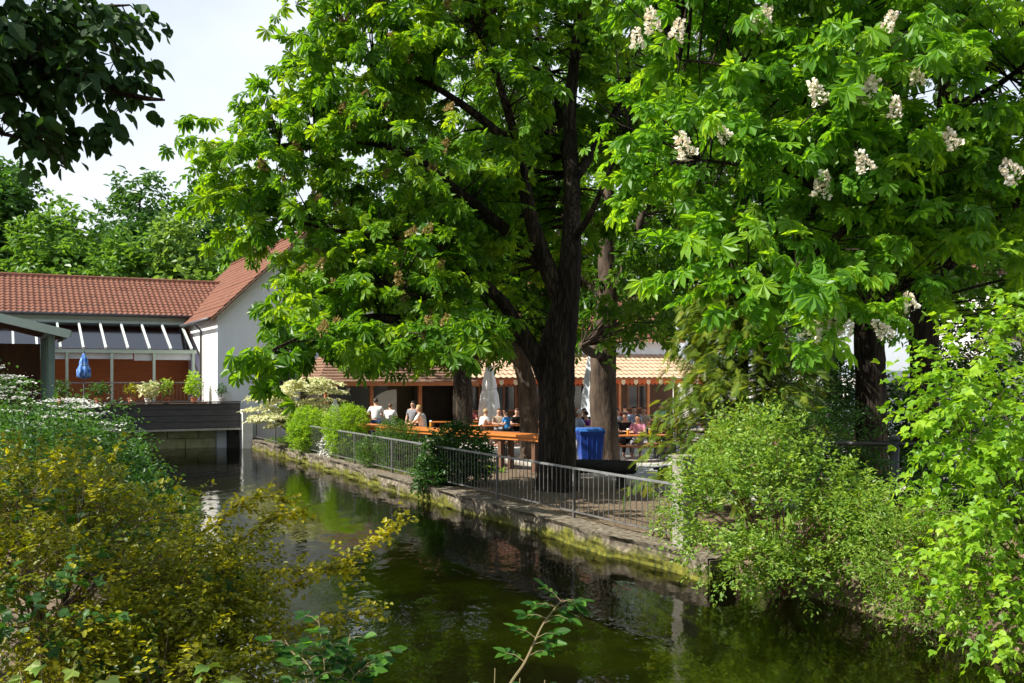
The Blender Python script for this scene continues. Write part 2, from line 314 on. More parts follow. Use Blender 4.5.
def np_mesh(name, V, F, rnd=None, smooth_=False):
    """V (n,3), F (m,k) uniform face size"""
    me = bpy.data.meshes.new(name)
    V = np.ascontiguousarray(V, dtype=np.float32); F = np.ascontiguousarray(F, dtype=np.int32)
    me.vertices.add(len(V)); me.vertices.foreach_set('co', V.ravel())
    k = F.shape[1]
    me.loops.add(F.size); me.loops.foreach_set('vertex_index', F.ravel())
    me.polygons.add(len(F)); me.polygons.foreach_set('loop_start', np.arange(0, F.size, k, dtype=np.int32))
    me.polygons.foreach_set('loop_total', np.full(len(F), k, dtype=np.int32))
    me.polygons.foreach_set('use_smooth', np.full(len(F), smooth_, dtype=bool))
    if rnd is not None:
        at = me.attributes.new('rnd', 'FLOAT', 'POINT'); at.data.foreach_set('value', np.ascontiguousarray(rnd, dtype=np.float32))
    me.update(calc_edges=True); return me

class MB:
    def __init__(s): s.v = []; s.f = []
    def add(s, vs, fs):
        b = len(s.v); s.v += [tuple(map(float, p)) for p in vs]; s.f += [tuple(b + i for i in f) for f in fs]
    def box(s, x0, x1, y0, y1, z0, z1):
        s.add([(x0, y0, z0), (x1, y0, z0), (x1, y1, z0), (x0, y1, z0), (x0, y0, z1), (x1, y0, z1), (x1, y1, z1), (x0, y1, z1)],
              [(0, 3, 2, 1), (4, 5, 6, 7), (0, 1, 5, 4), (1, 2, 6, 5), (2, 3, 7, 6), (3, 0, 4, 7)])
    def cbox(s, c, d, rz=0.0):
        co, si = math.cos(rz), math.sin(rz); vs = []
        for z in (-1, 1):
            for x, y in ((-1, -1), (1, -1), (1, 1), (-1, 1)):
                X, Y = x * d[0] / 2, y * d[1] / 2
                vs.append((c[0] + co * X - si * Y, c[1] + si * X + co * Y, c[2] + z * d[2] / 2))
        s.add(vs, [(0, 3, 2, 1), (4, 5, 6, 7), (0, 1, 5, 4), (1, 2, 6, 5), (2, 3, 7, 6), (3, 0, 4, 7)])
    def bar(s, a, b, w, h, up=(0, 0, 1)):
        a, b = Vector(a), Vector(b); d = (b - a).normalized(); x = d.cross(Vector(up))
        if x.length < 1e-4: x = d.cross(Vector((1, 0, 0)))
        x.normalize(); y = x.cross(d); vs = []
        for p in (a, b):
            for sx, sy in ((-1, -1), (1, -1), (1, 1), (-1, 1)): vs.append(p + x * sx * w / 2 + y * sy * h / 2)
        s.add(vs, [(0, 3, 2, 1), (4, 5, 6, 7), (0, 1, 5, 4), (1, 2, 6, 5), (2, 3, 7, 6), (3, 0, 4, 7)])
    def tube(s, pts, radii, n=8, cap=True, wob=0.0):
        pts = [Vector(p) for p in pts]; k = len(pts)
        if not hasattr(radii, '__len__'): radii = [radii] * k
        ref = Vector((0.31, 0.95, 0.11)); rings = []
        for i, p in enumerate(pts):
            d = (pts[min(i + 1, k - 1)] - pts[max(i - 1, 0)]).normalized()
            x = d.cross(ref)
            if x.length < 0.15: x = d.cross(Vector((1, 0, 0)))
            x.normalize(); y = d.cross(x)
            rings.append([p + (x * math.cos(2 * PI * j / n) + y * math.sin(2 * PI * j / n)) * radii[i] * (1 + wob * (random.random() - 0.5)) for j in range(n)])
        vs = [q for r in rings for q in r]
        fs = [(i * n + j, i * n + (j + 1) % n, (i + 1) * n + (j + 1) % n, (i + 1) * n + j) for i in range(k - 1) for j in range(n)]
        if cap: fs += [tuple(range(n - 1, -1, -1)), tuple((k - 1) * n + j for j in range(n))]
        s.add(vs, fs)
    def lathe(s, prof, n=16, c=(0, 0, 0), pleat=0.0, pn=8):
        vs = []; k = len(prof)
        for r, z in prof:
            for j in range(n):
                a = 2 * PI * j / n; q = r * (1 + pleat * math.cos(pn * a))
                vs.append((c[0] + q * math.cos(a), c[1] + q * math.sin(a), c[2] + z))
        fs = [(i * n + j, i * n + (j + 1) % n, (i + 1) * n + (j + 1) % n, (i + 1) * n + j) for i in range(k - 1) for j in range(n)]
        fs += [tuple(range(n - 1, -1, -1)), tuple((k - 1) * n + j for j in range(n))]
        s.add(vs, fs)
    def ball(s, c, r, n=10, m=6, sc=(1, 1, 1)):
        prof = [(max(1e-3, math.sin(PI * i / m)) * r, -math.cos(PI * i / m) * r) for i in range(m + 1)]
        vs = []
        for q, z in prof:
            for j in range(n):
                a = 2 * PI * j / n; vs.append((c[0] + q * math.cos(a) * sc[0], c[1] + q * math.sin(a) * sc[1], c[2] + z * sc[2]))
        s.add(vs, [(i * n + j, i * n + (j + 1) % n, (i + 1) * n + (j + 1) % n, (i + 1) * n + j) for i in range(m) for j in range(n)])
    def prism(s, poly, axis, a, b):
        """poly: 2D outline; axis 'x','y','z' = extrusion axis, from a to b"""
        def pt(p, t):
            return {'x': (t, p[0], p[1]), 'y': (p[0], t, p[1]), 'z': (p[0], p[1], t)}[axis]
        n = len(poly); vs = [pt(p, a) for p in poly] + [pt(p, b) for p in poly]
        s.add(vs, [tuple(range(n - 1, -1, -1)), tuple(range(n, 2 * n))] + [(i, (i + 1) % n, n + (i + 1) % n, n + i) for i in range(n)])
    def build(s, name, m, parent=None, origin=None, bevel=0.0, smooth_=False, loc=None):
        me = bpy.data.meshes.new(name)
        vs = s.v
        if origin is not None: vs = [(p[0] - origin[0], p[1] - origin[1], p[2] - origin[2]) for p in vs]
        me.from_pydata(vs, [], s.f)
        bm = bmesh.new(); bm.from_mesh(me); bmesh.ops.recalc_face_normals(bm, faces=bm.faces)
        if bevel:
            bmesh.ops.bevel(bm, geom=list(bm.edges), offset=bevel, segments=2, profile=0.7, affect='EDGES', clamp_overlap=True)
        bm.to_mesh(me); bm.free()
        if smooth_:
            for p in me.polygons: p.use_smooth = True
        o = link_mesh(name, me, m, parent)
        if origin is not None and parent is None: o.location = origin
        if loc is not None: o.location = loc
        return o

# ------------------------------------------------------------------ leaves
def leaf_tpl(w=0.25, belly=0.5, fold=0.12, curl=0.1, tip=0.75):
    """one leaf, length 1 along +y: two folded quads"""
    V = np.array([(0, 0, 0), (w, belly * 0.72, fold), (w * tip, belly * 1.35, fold * 0.8 - curl * 0.4), (0, 1, -curl), (-w * tip, belly * 1.35, fold * 0.8 - curl * 0.4), (-w, belly * 0.72, fold)], float)
    return V, np.array([(0, 1, 2, 3), (0, 3, 4, 5)])
def palmate_tpl(n=7, spread=125, droop=0.25):
    V0 = np.array([(0, 0, 0), (0.125, 0.46, 0.05), (0.215, 0.74, 0.03), (0, 1.0, -0.06), (-0.215, 0.74, 0.03), (-0.125, 0.46, 0.05)])
    VV, FF = [], []
    for i in range(n):
        a = math.radians(-spread + 2 * spread * i / (n - 1)); ln = 0.62 + 0.42 * math.cos(a * 0.65)
        v = V0 * np.array([ln * 0.95, ln, ln]); v = v.copy(); v[:, 2] -= droop * (v[:, 1] ** 1.6) * (0.8 + 0.4 * ((i * 7) % 3) / 2)
        c, s = math.cos(a), math.sin(a)
        r = np.stack([v[:, 0] * c + v[:, 1] * s, -v[:, 0] * s + v[:, 1] * c, v[:, 2]], 1)
        FF.append(np.array([(0, 1, 2, 3), (0, 3, 4, 5)]) + 6 * i); VV.append(r)
    return np.concatenate(VV), np.concatenate(FF)
def needle_tpl(n=11):
    """a flat drooping conifer spray of narrow needles/side shoots"""
    VV, FF = [], []; k = 0
    for i in range(n):
        t = 0.08 + 0.92 * i / n; ln = 0.30 * (1 - 0.65 * t) + 0.06
        for sgn in (-1, 1):
            b = np.array([0, t, -0.22 * t * t]); e = b + np.array([sgn * ln * 0.8, ln * 0.75, -0.10 * ln]); w = np.array([0.0, 0.045, 0])
            VV += [b - w * 0.4, e - w * 0.2, e + w * 0.6, b + w]; FF.append((k, k + 1, k + 2, k + 3)); k += 4
    VV += [np.array([-0.015, 0, 0]), np.array([0.015, 0, 0]), np.array([0.012, 1.05, -0.25]), np.array([-0.012, 1.05, -0.25])]; FF.append((k, k + 1, k + 2, k + 3))
    return np.array(VV), np.array(FF)
T_PALM7, T_PALM5 = palmate_tpl(7), palmate_tpl(5, 105)
T_PALM7B, T_PALM5B = palmate_tpl(7, 112, .62), palmate_tpl(5, 92, .7)
T_LEAF = leaf_tpl(0.27, 0.5)
T_WIDE = leaf_tpl(0.40, 0.42, 0.10, 0.12, 0.8)
T_NARROW = leaf_tpl(0.17, 0.5)
T_NEEDLE = needle_tpl()
def oval_tpl(w=.33, fold=.10, curl=.12):
    h = [(0, 0), (.55 * w, .10), (w, .34), (.92 * w, .60), (.45 * w, .86), (0, 1.0)]
    V = [(x, y, fold * x / w - curl * y * y) for x, y in h] + [(-x, y, fold * x / w - curl * y * y) for x, y in h[1:5]]
    return np.array(V, float), np.array([(0, 1, 2, 3, 4, 5), (0, 5, 9, 8, 7, 6)])
T_OVAL = oval_tpl()
def maple_tpl():
    # three-lobed pointed leaf
    V = np.array([(0, 0, 0), (0.34, 0.10, 0.05), (0.46, 0.42, 0.02), (0.20, 0.55, 0.03), (0, 1.0, -0.12), (-0.20, 0.55, 0.03), (-0.46, 0.42, 0.02), (-0.34, 0.10, 0.05), (0, 0.5, -0.02)], float)
    return V, np.array([(0, 1, 2, 3), (0, 3, 4, 8), (0, 8, 4, 5), (0, 5, 6, 7)])
T_MAPLE = maple_tpl()

def norm(a): return a / np.maximum(np.linalg.norm(a, axis=-1, keepdims=True), 1e-9)
def bake(tpl, pos, axis, nrm, size, rnd=None):
    V, F = tpl; n = len(pos)
    y = norm(axis); x = norm(np.cross(y, nrm)); z = np.cross(x, y)
    out = (pos[:, None, :] + size[:, None, None] * (V[None, :, 0:1] * x[:, None, :] + V[None, :, 1:2] * y[:, None, :] + V[None, :, 2:3] * z[:, None, :]))
    FF = (F[None, :, :] + (np.arange(n) * len(V))[:, None, None]).reshape(-1, F.shape[1])
    r = np.repeat(RNG.random(n) if rnd is None else rnd, len(V))
    return out.reshape(-1, 3), FF, r
def sprays(c, d, K, L, size, tpl, droop=0.15, up=1.0, leafdroop=0.25, jit=0.06, side=0.8, rbias=0.0, svar=(0.7, 1.25)):
    """leaves set alternately along a twig from c towards d"""
    B = len(c); d = norm(d)
    t = (np.arange(K) + 0.5) / K; t = np.clip(t[None, :] + RNG.normal(0, 0.06, (B, K)), 0, 1.05)
    Ls = L * RNG.uniform(0.7, 1.25, (B, 1))
    pos = c[:, None, :] + d[:, None, :] * (Ls * t)[..., None]
    pos[..., 2] -= droop * Ls * t * t
    pos += RNG.normal(0, jit, pos.shape)
    upv = np.array([0, 0, 1.0]); s = norm(np.cross(d, upv) + RNG.normal(0, 0.15, d.shape))
    sg = np.where(np.arange(K) % 2 == 0, 1.0, -1.0)[None, :, None]
    ax = d[:, None, :] * 0.6 + s[:, None, :] * sg * side + RNG.normal(0, 0.35, pos.shape)
    ax[..., 2] -= leafdroop
    nr = upv * up + RNG.normal(0, 0.45, pos.shape)
    sz = size * RNG.uniform(*svar, (B, K))
    br = np.clip(RNG.random((B, 1)) * 0.6 + RNG.random((B, K)) * 0.4 + rbias, 0, 1)   # shoots differ, leaves differ a little
    return bake(tpl, pos.reshape(-1, 3), ax.reshape(-1, 3), nr.reshape(-1, 3), sz.ravel(), br.ravel())
def merge(parts):
    VV, FF, RR = [], [], []; b = 0
    for V, F, R in parts:
        VV.append(V); FF.append(F + b); RR.append(R); b += len(V)
    return np.concatenate(VV), np.concatenate(FF), np.concatenate(RR)
def blob_points(ells, n, shell=0.4, zmin=-9, voids=0.0):
    """bough points in a union of ellipsoids (cx,cy,cz,rx,ry,rz), denser towards the skin; also the outward direction"""
    E = np.array(ells, float); w = (E[:, 3] * E[:, 4] * E[:, 5]) ** 0.75; w /= w.sum()
    idx = RNG.choice(len(E), n, p=w); g = norm(RNG.normal(size=(n, 3)))
    r = RNG.random(n) ** shell
    p = E[idx, :3] + g * E[idx, 3:6] * r[:, None]
    keep = p[:, 2] > zmin
    if voids:                                   # gaps between the boughs
        nv = int(len(E) * voids); vi = RNG.choice(len(E), nv, p=w); vg = norm(RNG.normal(size=(nv, 3))) * RNG.uniform(.3, 1.0, (nv, 1))
        vc = E[vi, :3] + vg * E[vi, 3:6]; vr = E[vi, 3:6].min(1) * RNG.uniform(.28, .5, nv)
        for q, r_ in zip(vc, vr): keep &= ((p - q) / np.array([1.3, 1.3, .75])) .__pow__(2).sum(1) > r_ * r_
    return p[keep], g[keep]
def PE(px, py, Y, rx, ry, rz):
    p = P(px, py, Y); return (p[0], p[1], p[2], rx, ry, rz)
def catmull(pts, k=5):
    pts = [Vector(p) for p in pts]; out = []
    for i in range(len(pts) - 1):
        p0, p1, p2, p3 = pts[max(i - 1, 0)], pts[i], pts[i + 1], pts[min(i + 2, len(pts) - 1)]
        for j in range(k):
            t = j / k
            out.append(0.5 * ((2 * p1) + (p2 - p0) * t + (2 * p0 - 5 * p1 + 4 * p2 - p3) * t * t + (3 * p1 - p0 - 3 * p2 + p3) * t ** 3))
    out.append(pts[-1]); return out
def limb(mb, pts, r0, r1, n=9, k=5, wob=0.12, skel=None, power=1.0):
    c = catmull(pts, k); m = len(c)
    rr = [r0 + (r1 - r0) * (i / (m - 1)) ** power for i in range(m)]
    mb.tube(c, rr, n, True, wob)
    if skel is not None: skel += [tuple(p) for p in c]
def twigs(mb, skel, pts, r=0.02, n=4, sag=0.05, lim=4.0, share=1.0):
    S = np.array(skel)
    for p in pts:
        if random.random() > share: continue
        d = np.linalg.norm(S - p, axis=1) + 0.6 * np.maximum(S[:, 2] - p[2], 0)
        q = S[int(np.argmin(d))]; L = float(np.linalg.norm(p - q))
        if L > lim or L < 0.05: continue
        mid = (q + p) / 2 + np.array([random.uniform(-.1, .1) * L, random.uniform(-.1, .1) * L, random.uniform(-.02, .14) * L])
        mb.tube([q, mid, p], [r * (0.6 + 0.35 * L), r * 0.75, r * 0.3], n, False)

exec_later = []
# ================================================================== SETTING
def build_setting():
    # terrain: one sheet in canal-aligned rows, dense near the canal, reaching the horizon
    vs = np.concatenate([[-900, -300, -120, -60, -30, -18, -12], np.arange(-9, 0.5, 0.8), np.arange(0.5, 3.0, 0.2), np.arange(3.2, 8.7, 0.7), np.arange(8.72, 9.18, 0.12), [9.185, 9.215], np.arange(9.3, 10.6, 0.15), np.arange(10.7, 26, 0.5), [28, 32, 40, 55, 80, 130, 300, 900]])
    us = np.concatenate([[-900, -300, -100, -40, -20, -12, -8], np.arange(-5, 9, 0.8), np.arange(9, 11.85, 0.25), [11.89, 11.91, 12.3], np.arange(12.5, 16, 0.35), np.arange(16, 42, 0.9), [44, 48, 55, 65, 80, 110, 160, 300, 900, 1500]])
    vv, uu = np.meshgrid(vs, us); X = CT * vv - ST * uu; Y = ST * vv + CT * uu
    Z = ground_h(X, Y)
    # the canal ends under the buildings far behind the bridge
    Z = Z + RNG.normal(0, 0.012, Z.shape) * (np.abs(vv) < 30)
    n, m = len(us), len(vs); I = np.arange(n * m).reshape(n, m)
    F = np.stack([I[:-1, :-1], I[:-1, 1:], I[1:, 1:], I[1:, :-1]], -1).reshape(-1, 4)
    o = link_mesh('ground', np_mesh('ground', np.stack([X, Y, Z], -1).reshape(-1, 3), F, None, True), M['ground']); tag(o, kind='structure')
    # water sheet
    V = [W(1.6, -60, -0.34), W(9.6, -60, -0.34), W(9.6, 75, -0.34), W(1.6, 75, -0.34)]
    w = link_mesh('water', np_mesh('water', np.array(V), np.array([(0, 1, 2, 3)])), M['water']); tag(w, kind='structure')
    # paving of the beer garden, grey slabs beside the trunk
    mb = MB(); a = PG(640, 28.2); 
    mb.cbox((0, 0, 0.0), (3.0, 3.8, 0.06), TH)
    o = mb.build('pavement', M['paving'], None, loc=(a[0] + .4, a[1] - 1.2, 0.005)); tag(o, kind='structure')
build_setting()

# ------------------------------------------------------------------ quay wall, fence, pillars
def build_quay():
    t = thing('quay_wall', 'low mossy stone quay wall with pale ledge along the far bank of the canal', 'wall', W(9.1, 11.3, -1.5), TH)
    L = 30.6; nu = 240; rows = [-0.02, 0.4, 0.8, 1.0, 1.12, 1.2, 1.28, 1.36, 1.43]
    us = np.linspace(0, L, nu); V = []
    nz = RNG.normal(0, 1, (len(rows), nu))
    ker = np.array([1, 2, 3, 2, 1.0]) / 9
    nz = np.array([np.convolve(r, ker, 'same') for r in nz])
    butt = np.array([0.10 if (u % 2.35) < 0.42 else 0.0 for u in us])       # stub buttresses
    low = np.convolve(RNG.normal(0, 1, nu), np.ones(15) / 15, 'same') * 0.14
    step = np.where(us > 15.5, 0.22, 0.0)                                     # the far stretch is set back a little
    for i, z in enumerate(rows):
        bulge = butt * (1.0 if z < 1.2 else 0.3)
        x = -0.17 - bulge + low + step + nz[i] * 0.035
        V.append(np.stack([x, us, np.full(nu, z) + nz[i] * 0.015], -1))
    topx = [-0.19, -0.05, 0.12, 0.3]
    for j, x in enumerate(topx):
        z = 1.515 + RNG.normal(0, 0.006, nu)
        V.append(np.stack([np.full(nu, x) + (low + step - 0.03 + nz[3] * 0.03 if j == 0 else step * 0.5), us, z], -1))
    V.append(np.stack([np.full(nu, 0.32) + step * .5, us, np.full(nu, 1.2)], -1))
    V = np.array(V); n, m = V.shape[:2]; I = np.arange(n * m).reshape(n, m)
    F = np.stack([I[:-1, :-1], I[:-1, 1:], I[1:, 1:], I[1:, :-1]], -1).reshape(-1, 4)
    link_mesh('stone_face', np_mesh('stone_face', V.reshape(-1, 3), F, None, False), M['quay'], t)
    # end cap
    mb = MB(); mb.box(-0.16, 0.30, -0.02, 0.15, 0, 1.49); mb.build('end_block', M['quay'], t)
build_quay()

def build_fence():
    t = thing('canal_fence', 'low grey metal picket fence along the quay edge with thin upright bars', 'fence', W(9.34, 12.55, 0.0), TH)
    L, H = 28.35, 0.92; n = 9; sp = L / n
    mb = MB(); mb.box(-0.022, 0.022, 0, L, H - 0.02, H + 0.02); mb.build('top_rail', M['galv'], t, bevel=0.006)
    mb = MB(); mb.box(-0.013, 0.013, 0, L, 0.12, 0.146); mb.build('bottom_rail', M['iron'], t)
    mb = MB(); mb.box(-0.022, 0.022, -0.022, 0.022, 0, H - 0.022); p = mb.build('post', M['iron'], t)
    for i in range(1, n + 1):
        c = p.copy(); COL.objects.link(c); c.parent = t; c.location = (0, i * sp, 0)
    mb = MB(); mb.tube([(0, 0, 0.147), (0, 0, H - 0.021)], 0.0085, 6); b0 = mb.build('baluster', M['iron'], t)
    ys = [i * 0.165 for i in range(1, int(L / 0.165)) if abs((i * 0.165 + sp / 2) % sp - sp / 2) > 0.05]
    b0.location = (0, ys[0], 0)
    for y in ys[1:100]:
        c = b0.copy(); COL.objects.link(c); c.parent = t; c.location = (0, y, 0)
    mb = MB()
    for y in ys[100:]: mb.tube([(0, y, 0.147), (0, y, H - 0.021)], 0.0085, 5)
    tag(mb.build('baluster', M['iron'], t), kind='stuff')
build_fence()

def build_pillars():
    t = thing('concrete_pillar', 'pale square concrete pillar at the near end of the fence beside the shrub', 'pillar', W(9.2, 12.2, 0.0), TH)
    mb = MB(); mb.box(-0.14, 0.14, -0.14, 0.14, 0, 1.36); mb.build('shaft', M['concrete'], t, bevel=0.03)
    mb = MB(); mb.box(-0.145, 0.145, -0.145, 0.145, 1.363, 1.41); mb.build('cap', M['concrete'], t, bevel=0.02)
    t = thing('white_pillar', 'white stone pillar at the right end of the dark terrace bridge', 'pillar', W(9.0, 41.15, -1.2), TH)
    mb = MB(); mb.box(-0.2, 0.2, -0.2, 0.2, 0, 2.36); mb.build('shaft', M['stone_white'], t, bevel=0.015)
    mb = MB(); mb.box(-0.24, 0.24, -0.24, 0.24, 2.363, 2.45); mb.build('cap', M['stone_white'], t, bevel=0.02)
    # black pipe railing on the right bank
    x0, y0, _ = PG(800, 14.4); g = gh(x0 + 1, y0)
    t = thing('pipe_railing', 'black iron pipe railing half hidden between the shrubs on the right bank', 'railing', (x0, y0, g - 0.1))
    dx, dy = 3.6, -0.75
    mb = MB(); mb.tube([(0, 0, 1.12), (dx, dy, 1.12)], 0.038, 10); mb.build('top_rail', M['iron_black'], t, smooth_=True)
    mb = MB(); mb.tube([(0, 0, 0.6), (dx, dy, 0.6)], 0.03, 10); mb.build('lower_rail', M['iron_black'], t, smooth_=True)
    for k in (0.35, 0.99):
        mb = MB(); mb.tube([(dx * k, dy * k, -0.3), (dx * k, dy * k, 1.2)], 0.062, 10); mb.ball((dx * k, dy * k, 1.2), 0.075); mb.build('post', M['iron_black'], t, smooth_=True)
build_pillars()

# ------------------------------------------------------------------ roofs
def tile_roof(o, a, s, la, ls, tw=0.24, th=0.34, amp=0.035, lip=0.03, step=6):
    """pantile slope: o corner, a along the eave, s up the slope (unit vectors); returns V,F"""
    o, a, s = map(lambda q: np.array(q, float), (o, a, s)); nrm = np.cross(a, s); nrm /= np.linalg.norm(nrm)
    if nrm[2] < 0: nrm = -nrm
    nx = max(2, int(la / tw * step)); xs = np.linspace(0, la, nx + 1)
    ph = (xs / tw) % 1.0
    prof = amp * np.where(ph < 0.62, np.sin(ph / 0.62 * PI), -0.25 * np.sin((ph - 0.62) / 0.38 * PI))
    rows = int(ls / th); V = []; F = []
    for r in range(rows):
        y0, y1 = r * ls / rows, (r + 1) * ls / rows
        for y, h in ((y0, lip), (y1, 0.0)):
            V.append(o + a * xs[:, None] + s * y + nrm * (prof + h + RNG.normal(0, 0.003))[:, None])
    V = np.array(V); n, m = V.shape[:2]; I = np.arange(n * m).reshape(n, m)
    F = np.stack([I[:-1, :-1], I[:-1, 1:], I[1:, 1:], I[1:, :-1]], -1).reshape(-1, 4)
    return V.reshape(-1, 3), F
def roof_obj(name, m, parent, slopes, **kw):
    parts = []
    for sl in slopes:
        V, F = tile_roof(*sl, **kw); parts.append((V, F, np.zeros(len(V))))
    V, F, R = merge(parts); return link_mesh(name, np_mesh(name, V, F), m, parent)
def ridge_tiles(a, b, m, parent, r=0.11):
    mb = MB(); a, b = Vector(a), Vector(b); n = int((b - a).length / 0.38)
    for i in range(n):
        p, q = a.lerp(b, i / n), a.lerp(b, (i + 1.08) / n); mb.tube([p, q], [r * 1.08, r * 0.9], 8)
    return mb.build('ridge_tiles', m, parent)

def window_part(parent, x0, x1, y, z0, z1, fm, gm, cols=2, rows=1, ft=0.07, proud=0.04, name='window'):
    """window in a wall facing -y (local); frame with mullions as one part, panes a sub-part"""
    mb = MB()
    mb.box(x0, x0 + ft, y - proud, y + 0.1, z0, z1); mb.box(x1 - ft, x1, y - proud, y + 0.1, z0, z1)
    mb.box(x0 + ft, x1 - ft, y - proud, y + 0.1, z0, z0 + ft); mb.box(x0 + ft, x1 - ft, y - proud, y + 0.1, z1 - ft, z1)
    for i in range(1, cols):
        x = x0 + (x1 - x0) * i / cols; mb.box(x - ft * .35, x + ft * .35, y - proud * .8, y + 0.06, z0 + ft, z1 - ft)
    fr = mb.build(name, fm, parent)
    mb = MB(); mb.box(x0 + ft * .9, x1 - ft * .9, y + 0.012, y + 0.03, z0 + ft * .9, z1 - ft * .9); mb.build('pane', gm, fr)
    return fr

def wall_with_holes(mb, x0, x1, z0, z1, y0, y1, holes):
    """wall slab facing y with rectangular openings (sorted by x, no overlap in x)"""
    x = x0
    for hx0, hx1, hz0, hz1 in sorted(holes):
        mb.box(x, hx0, y0, y1, z0, z1)
        if hz0 > z0: mb.box(hx0, hx1, y0, y1, z0, hz0)
        if hz1 < z1: mb.box(hx0, hx1, y0, y1, hz1, z1)
        x = hx1
    mb.box(x, x1, y0, y1, z0, z1)

# ------------------------------------------------------------------ buildings (local x = v, local y = u)
def build_main_house():
    # long red-roofed house behind the terrace
    t = thing('long_house', 'long house with red pantile roof behind the glazed terrace on the left', 'house', W(-1.0, 49.0, 0), TH)
    mb = MB(); mb.box(-14, 9.1, 0.0, 0.3, 4.85, 5.35); mb.build('wall', M['green_wall'], t)
    mb = MB(); mb.box(-14, 9.1, 0.06, 0.3, -1.0, 4.847)
    mb.build('boarded_wall', M['wood_red'], t)
    # batten lines on the boarded wall
    mb = MB()
    for k in range(1, 24): mb.box(-3, 9.0, 0.035, 0.063, 1.45 + k * 0.135, 1.45 + k * 0.135 + 0.105)
    mb.build('boards', M['wood_red'], t)
    s = math.atan2(1.95, 4.3); L = 4.95
    roof_obj('roof', M['roof_red'], t, [((-14, -0.30, 5.40), (1, 0, 0), (0, math.cos(s), math.sin(s)), 25.5, L), ((-14, 8.5, 5.33), (1, 0, 0), (0, -math.cos(s), math.sin(s)), 25.5, L)])
    ridge_tiles((-14, 0.45 + L * math.cos(s) - 0.9, 5.36 + L * math.sin(s)), (11.5, 0.45 + L * math.cos(s) - 0.9, 5.36 + L * math.sin(s)), M['roof_red'], t)
    mb = MB(); mb.tube([(-14, -0.36, 5.36), (9.0, -0.36, 5.36)], 0.07, 8); mb.build('gutter', M['gutter'], t, smooth_=True)
    mb = MB(); mb.tube([(0.2, 4.0, 7.2), (0.2, 4.0, 8.5)], 0.05, 8); mb.build('vent_pipe', M['plank_pale'], t)
    mb = MB(); mb.tube([(-0.9, 4.0, 7.2), (-0.9, 4.0, 7.95)], 0.04, 8); mb.build('vent_pipe', M['plank_pale'], t)
    mb = MB(); mb.box(-14, 9, 8.0, 8.3, -1, 5.3); mb.build('back_wall', M['plaster'], t)
build_main_house()

def build_conservatory():
    t = thing('glazed_veranda', 'pale green veranda with sloping tinted glass roof and white rafters over the terrace', 'veranda', W(0, 46.0, 1.45), TH)
    z0, zf, zt = 0.0, 2.22, 3.5
    posts = [-0.9, 0.85, 2.58, 4.34, 6.06, 7.72]
    for i, x in enumerate(posts):
        mb = MB(); mb.box(x - 0.055, x + 0.055, -0.055, 0.055, z0, zf - 0.08); mb.build('post', M['green_paint'], t, bevel=0.008)
    mb = MB(); mb.box(-2.5, 7.85, -0.07, 0.07, zf - 0.08, zf + 0.08); mb.build('front_beam', M['green_paint'], t)
    mb = MB(); mb.box(-2.5, 7.85, 2.82, 2.93, zt - 0.02, zt + 0.16); mb.build('wall_plate', M['green_paint'], t)
    for k in range(12):
        x = -2.1 + k * 0.885
        if x > 7.8: break
        mb = MB(); mb.bar((x, -0.12, zf + 0.11), (x, 2.84, zt + 0.08), 0.085, 0.12); mb.build('rafter', M['rafter'], t)
    mb = MB(); mb.add([(-2.5, -0.1, zf + 0.085), (7.8, -0.1, zf + 0.085), (7.8, 2.8, zt + 0.035), (-2.5, 2.8, zt + 0.035)], [(0, 1, 2, 3)])
    mb.add([(-2.5, -0.1, zf + 0.10), (7.8, -0.1, zf + 0.10), (7.8, 2.8, zt + 0.05), (-2.5, 2.8, zt + 0.05)], [(3, 2, 1, 0)])
    mb.build('glass_roof', M['glass_roof'], t)
    # pale roller blinds below the beam
    for x0, x1, d in ((2.66, 5.2, 0.34), (5.25, 5.98, 0.40), (6.1, 7.65, 0.36), (0.9, 2.5, 0.36)):
        mb = MB(); mb.box(x0, x1, 0.075, 0.09, zf - d, zf - 0.02); mb.build('roller_blind', M['cloth_grey'], t)
build_conservatory()

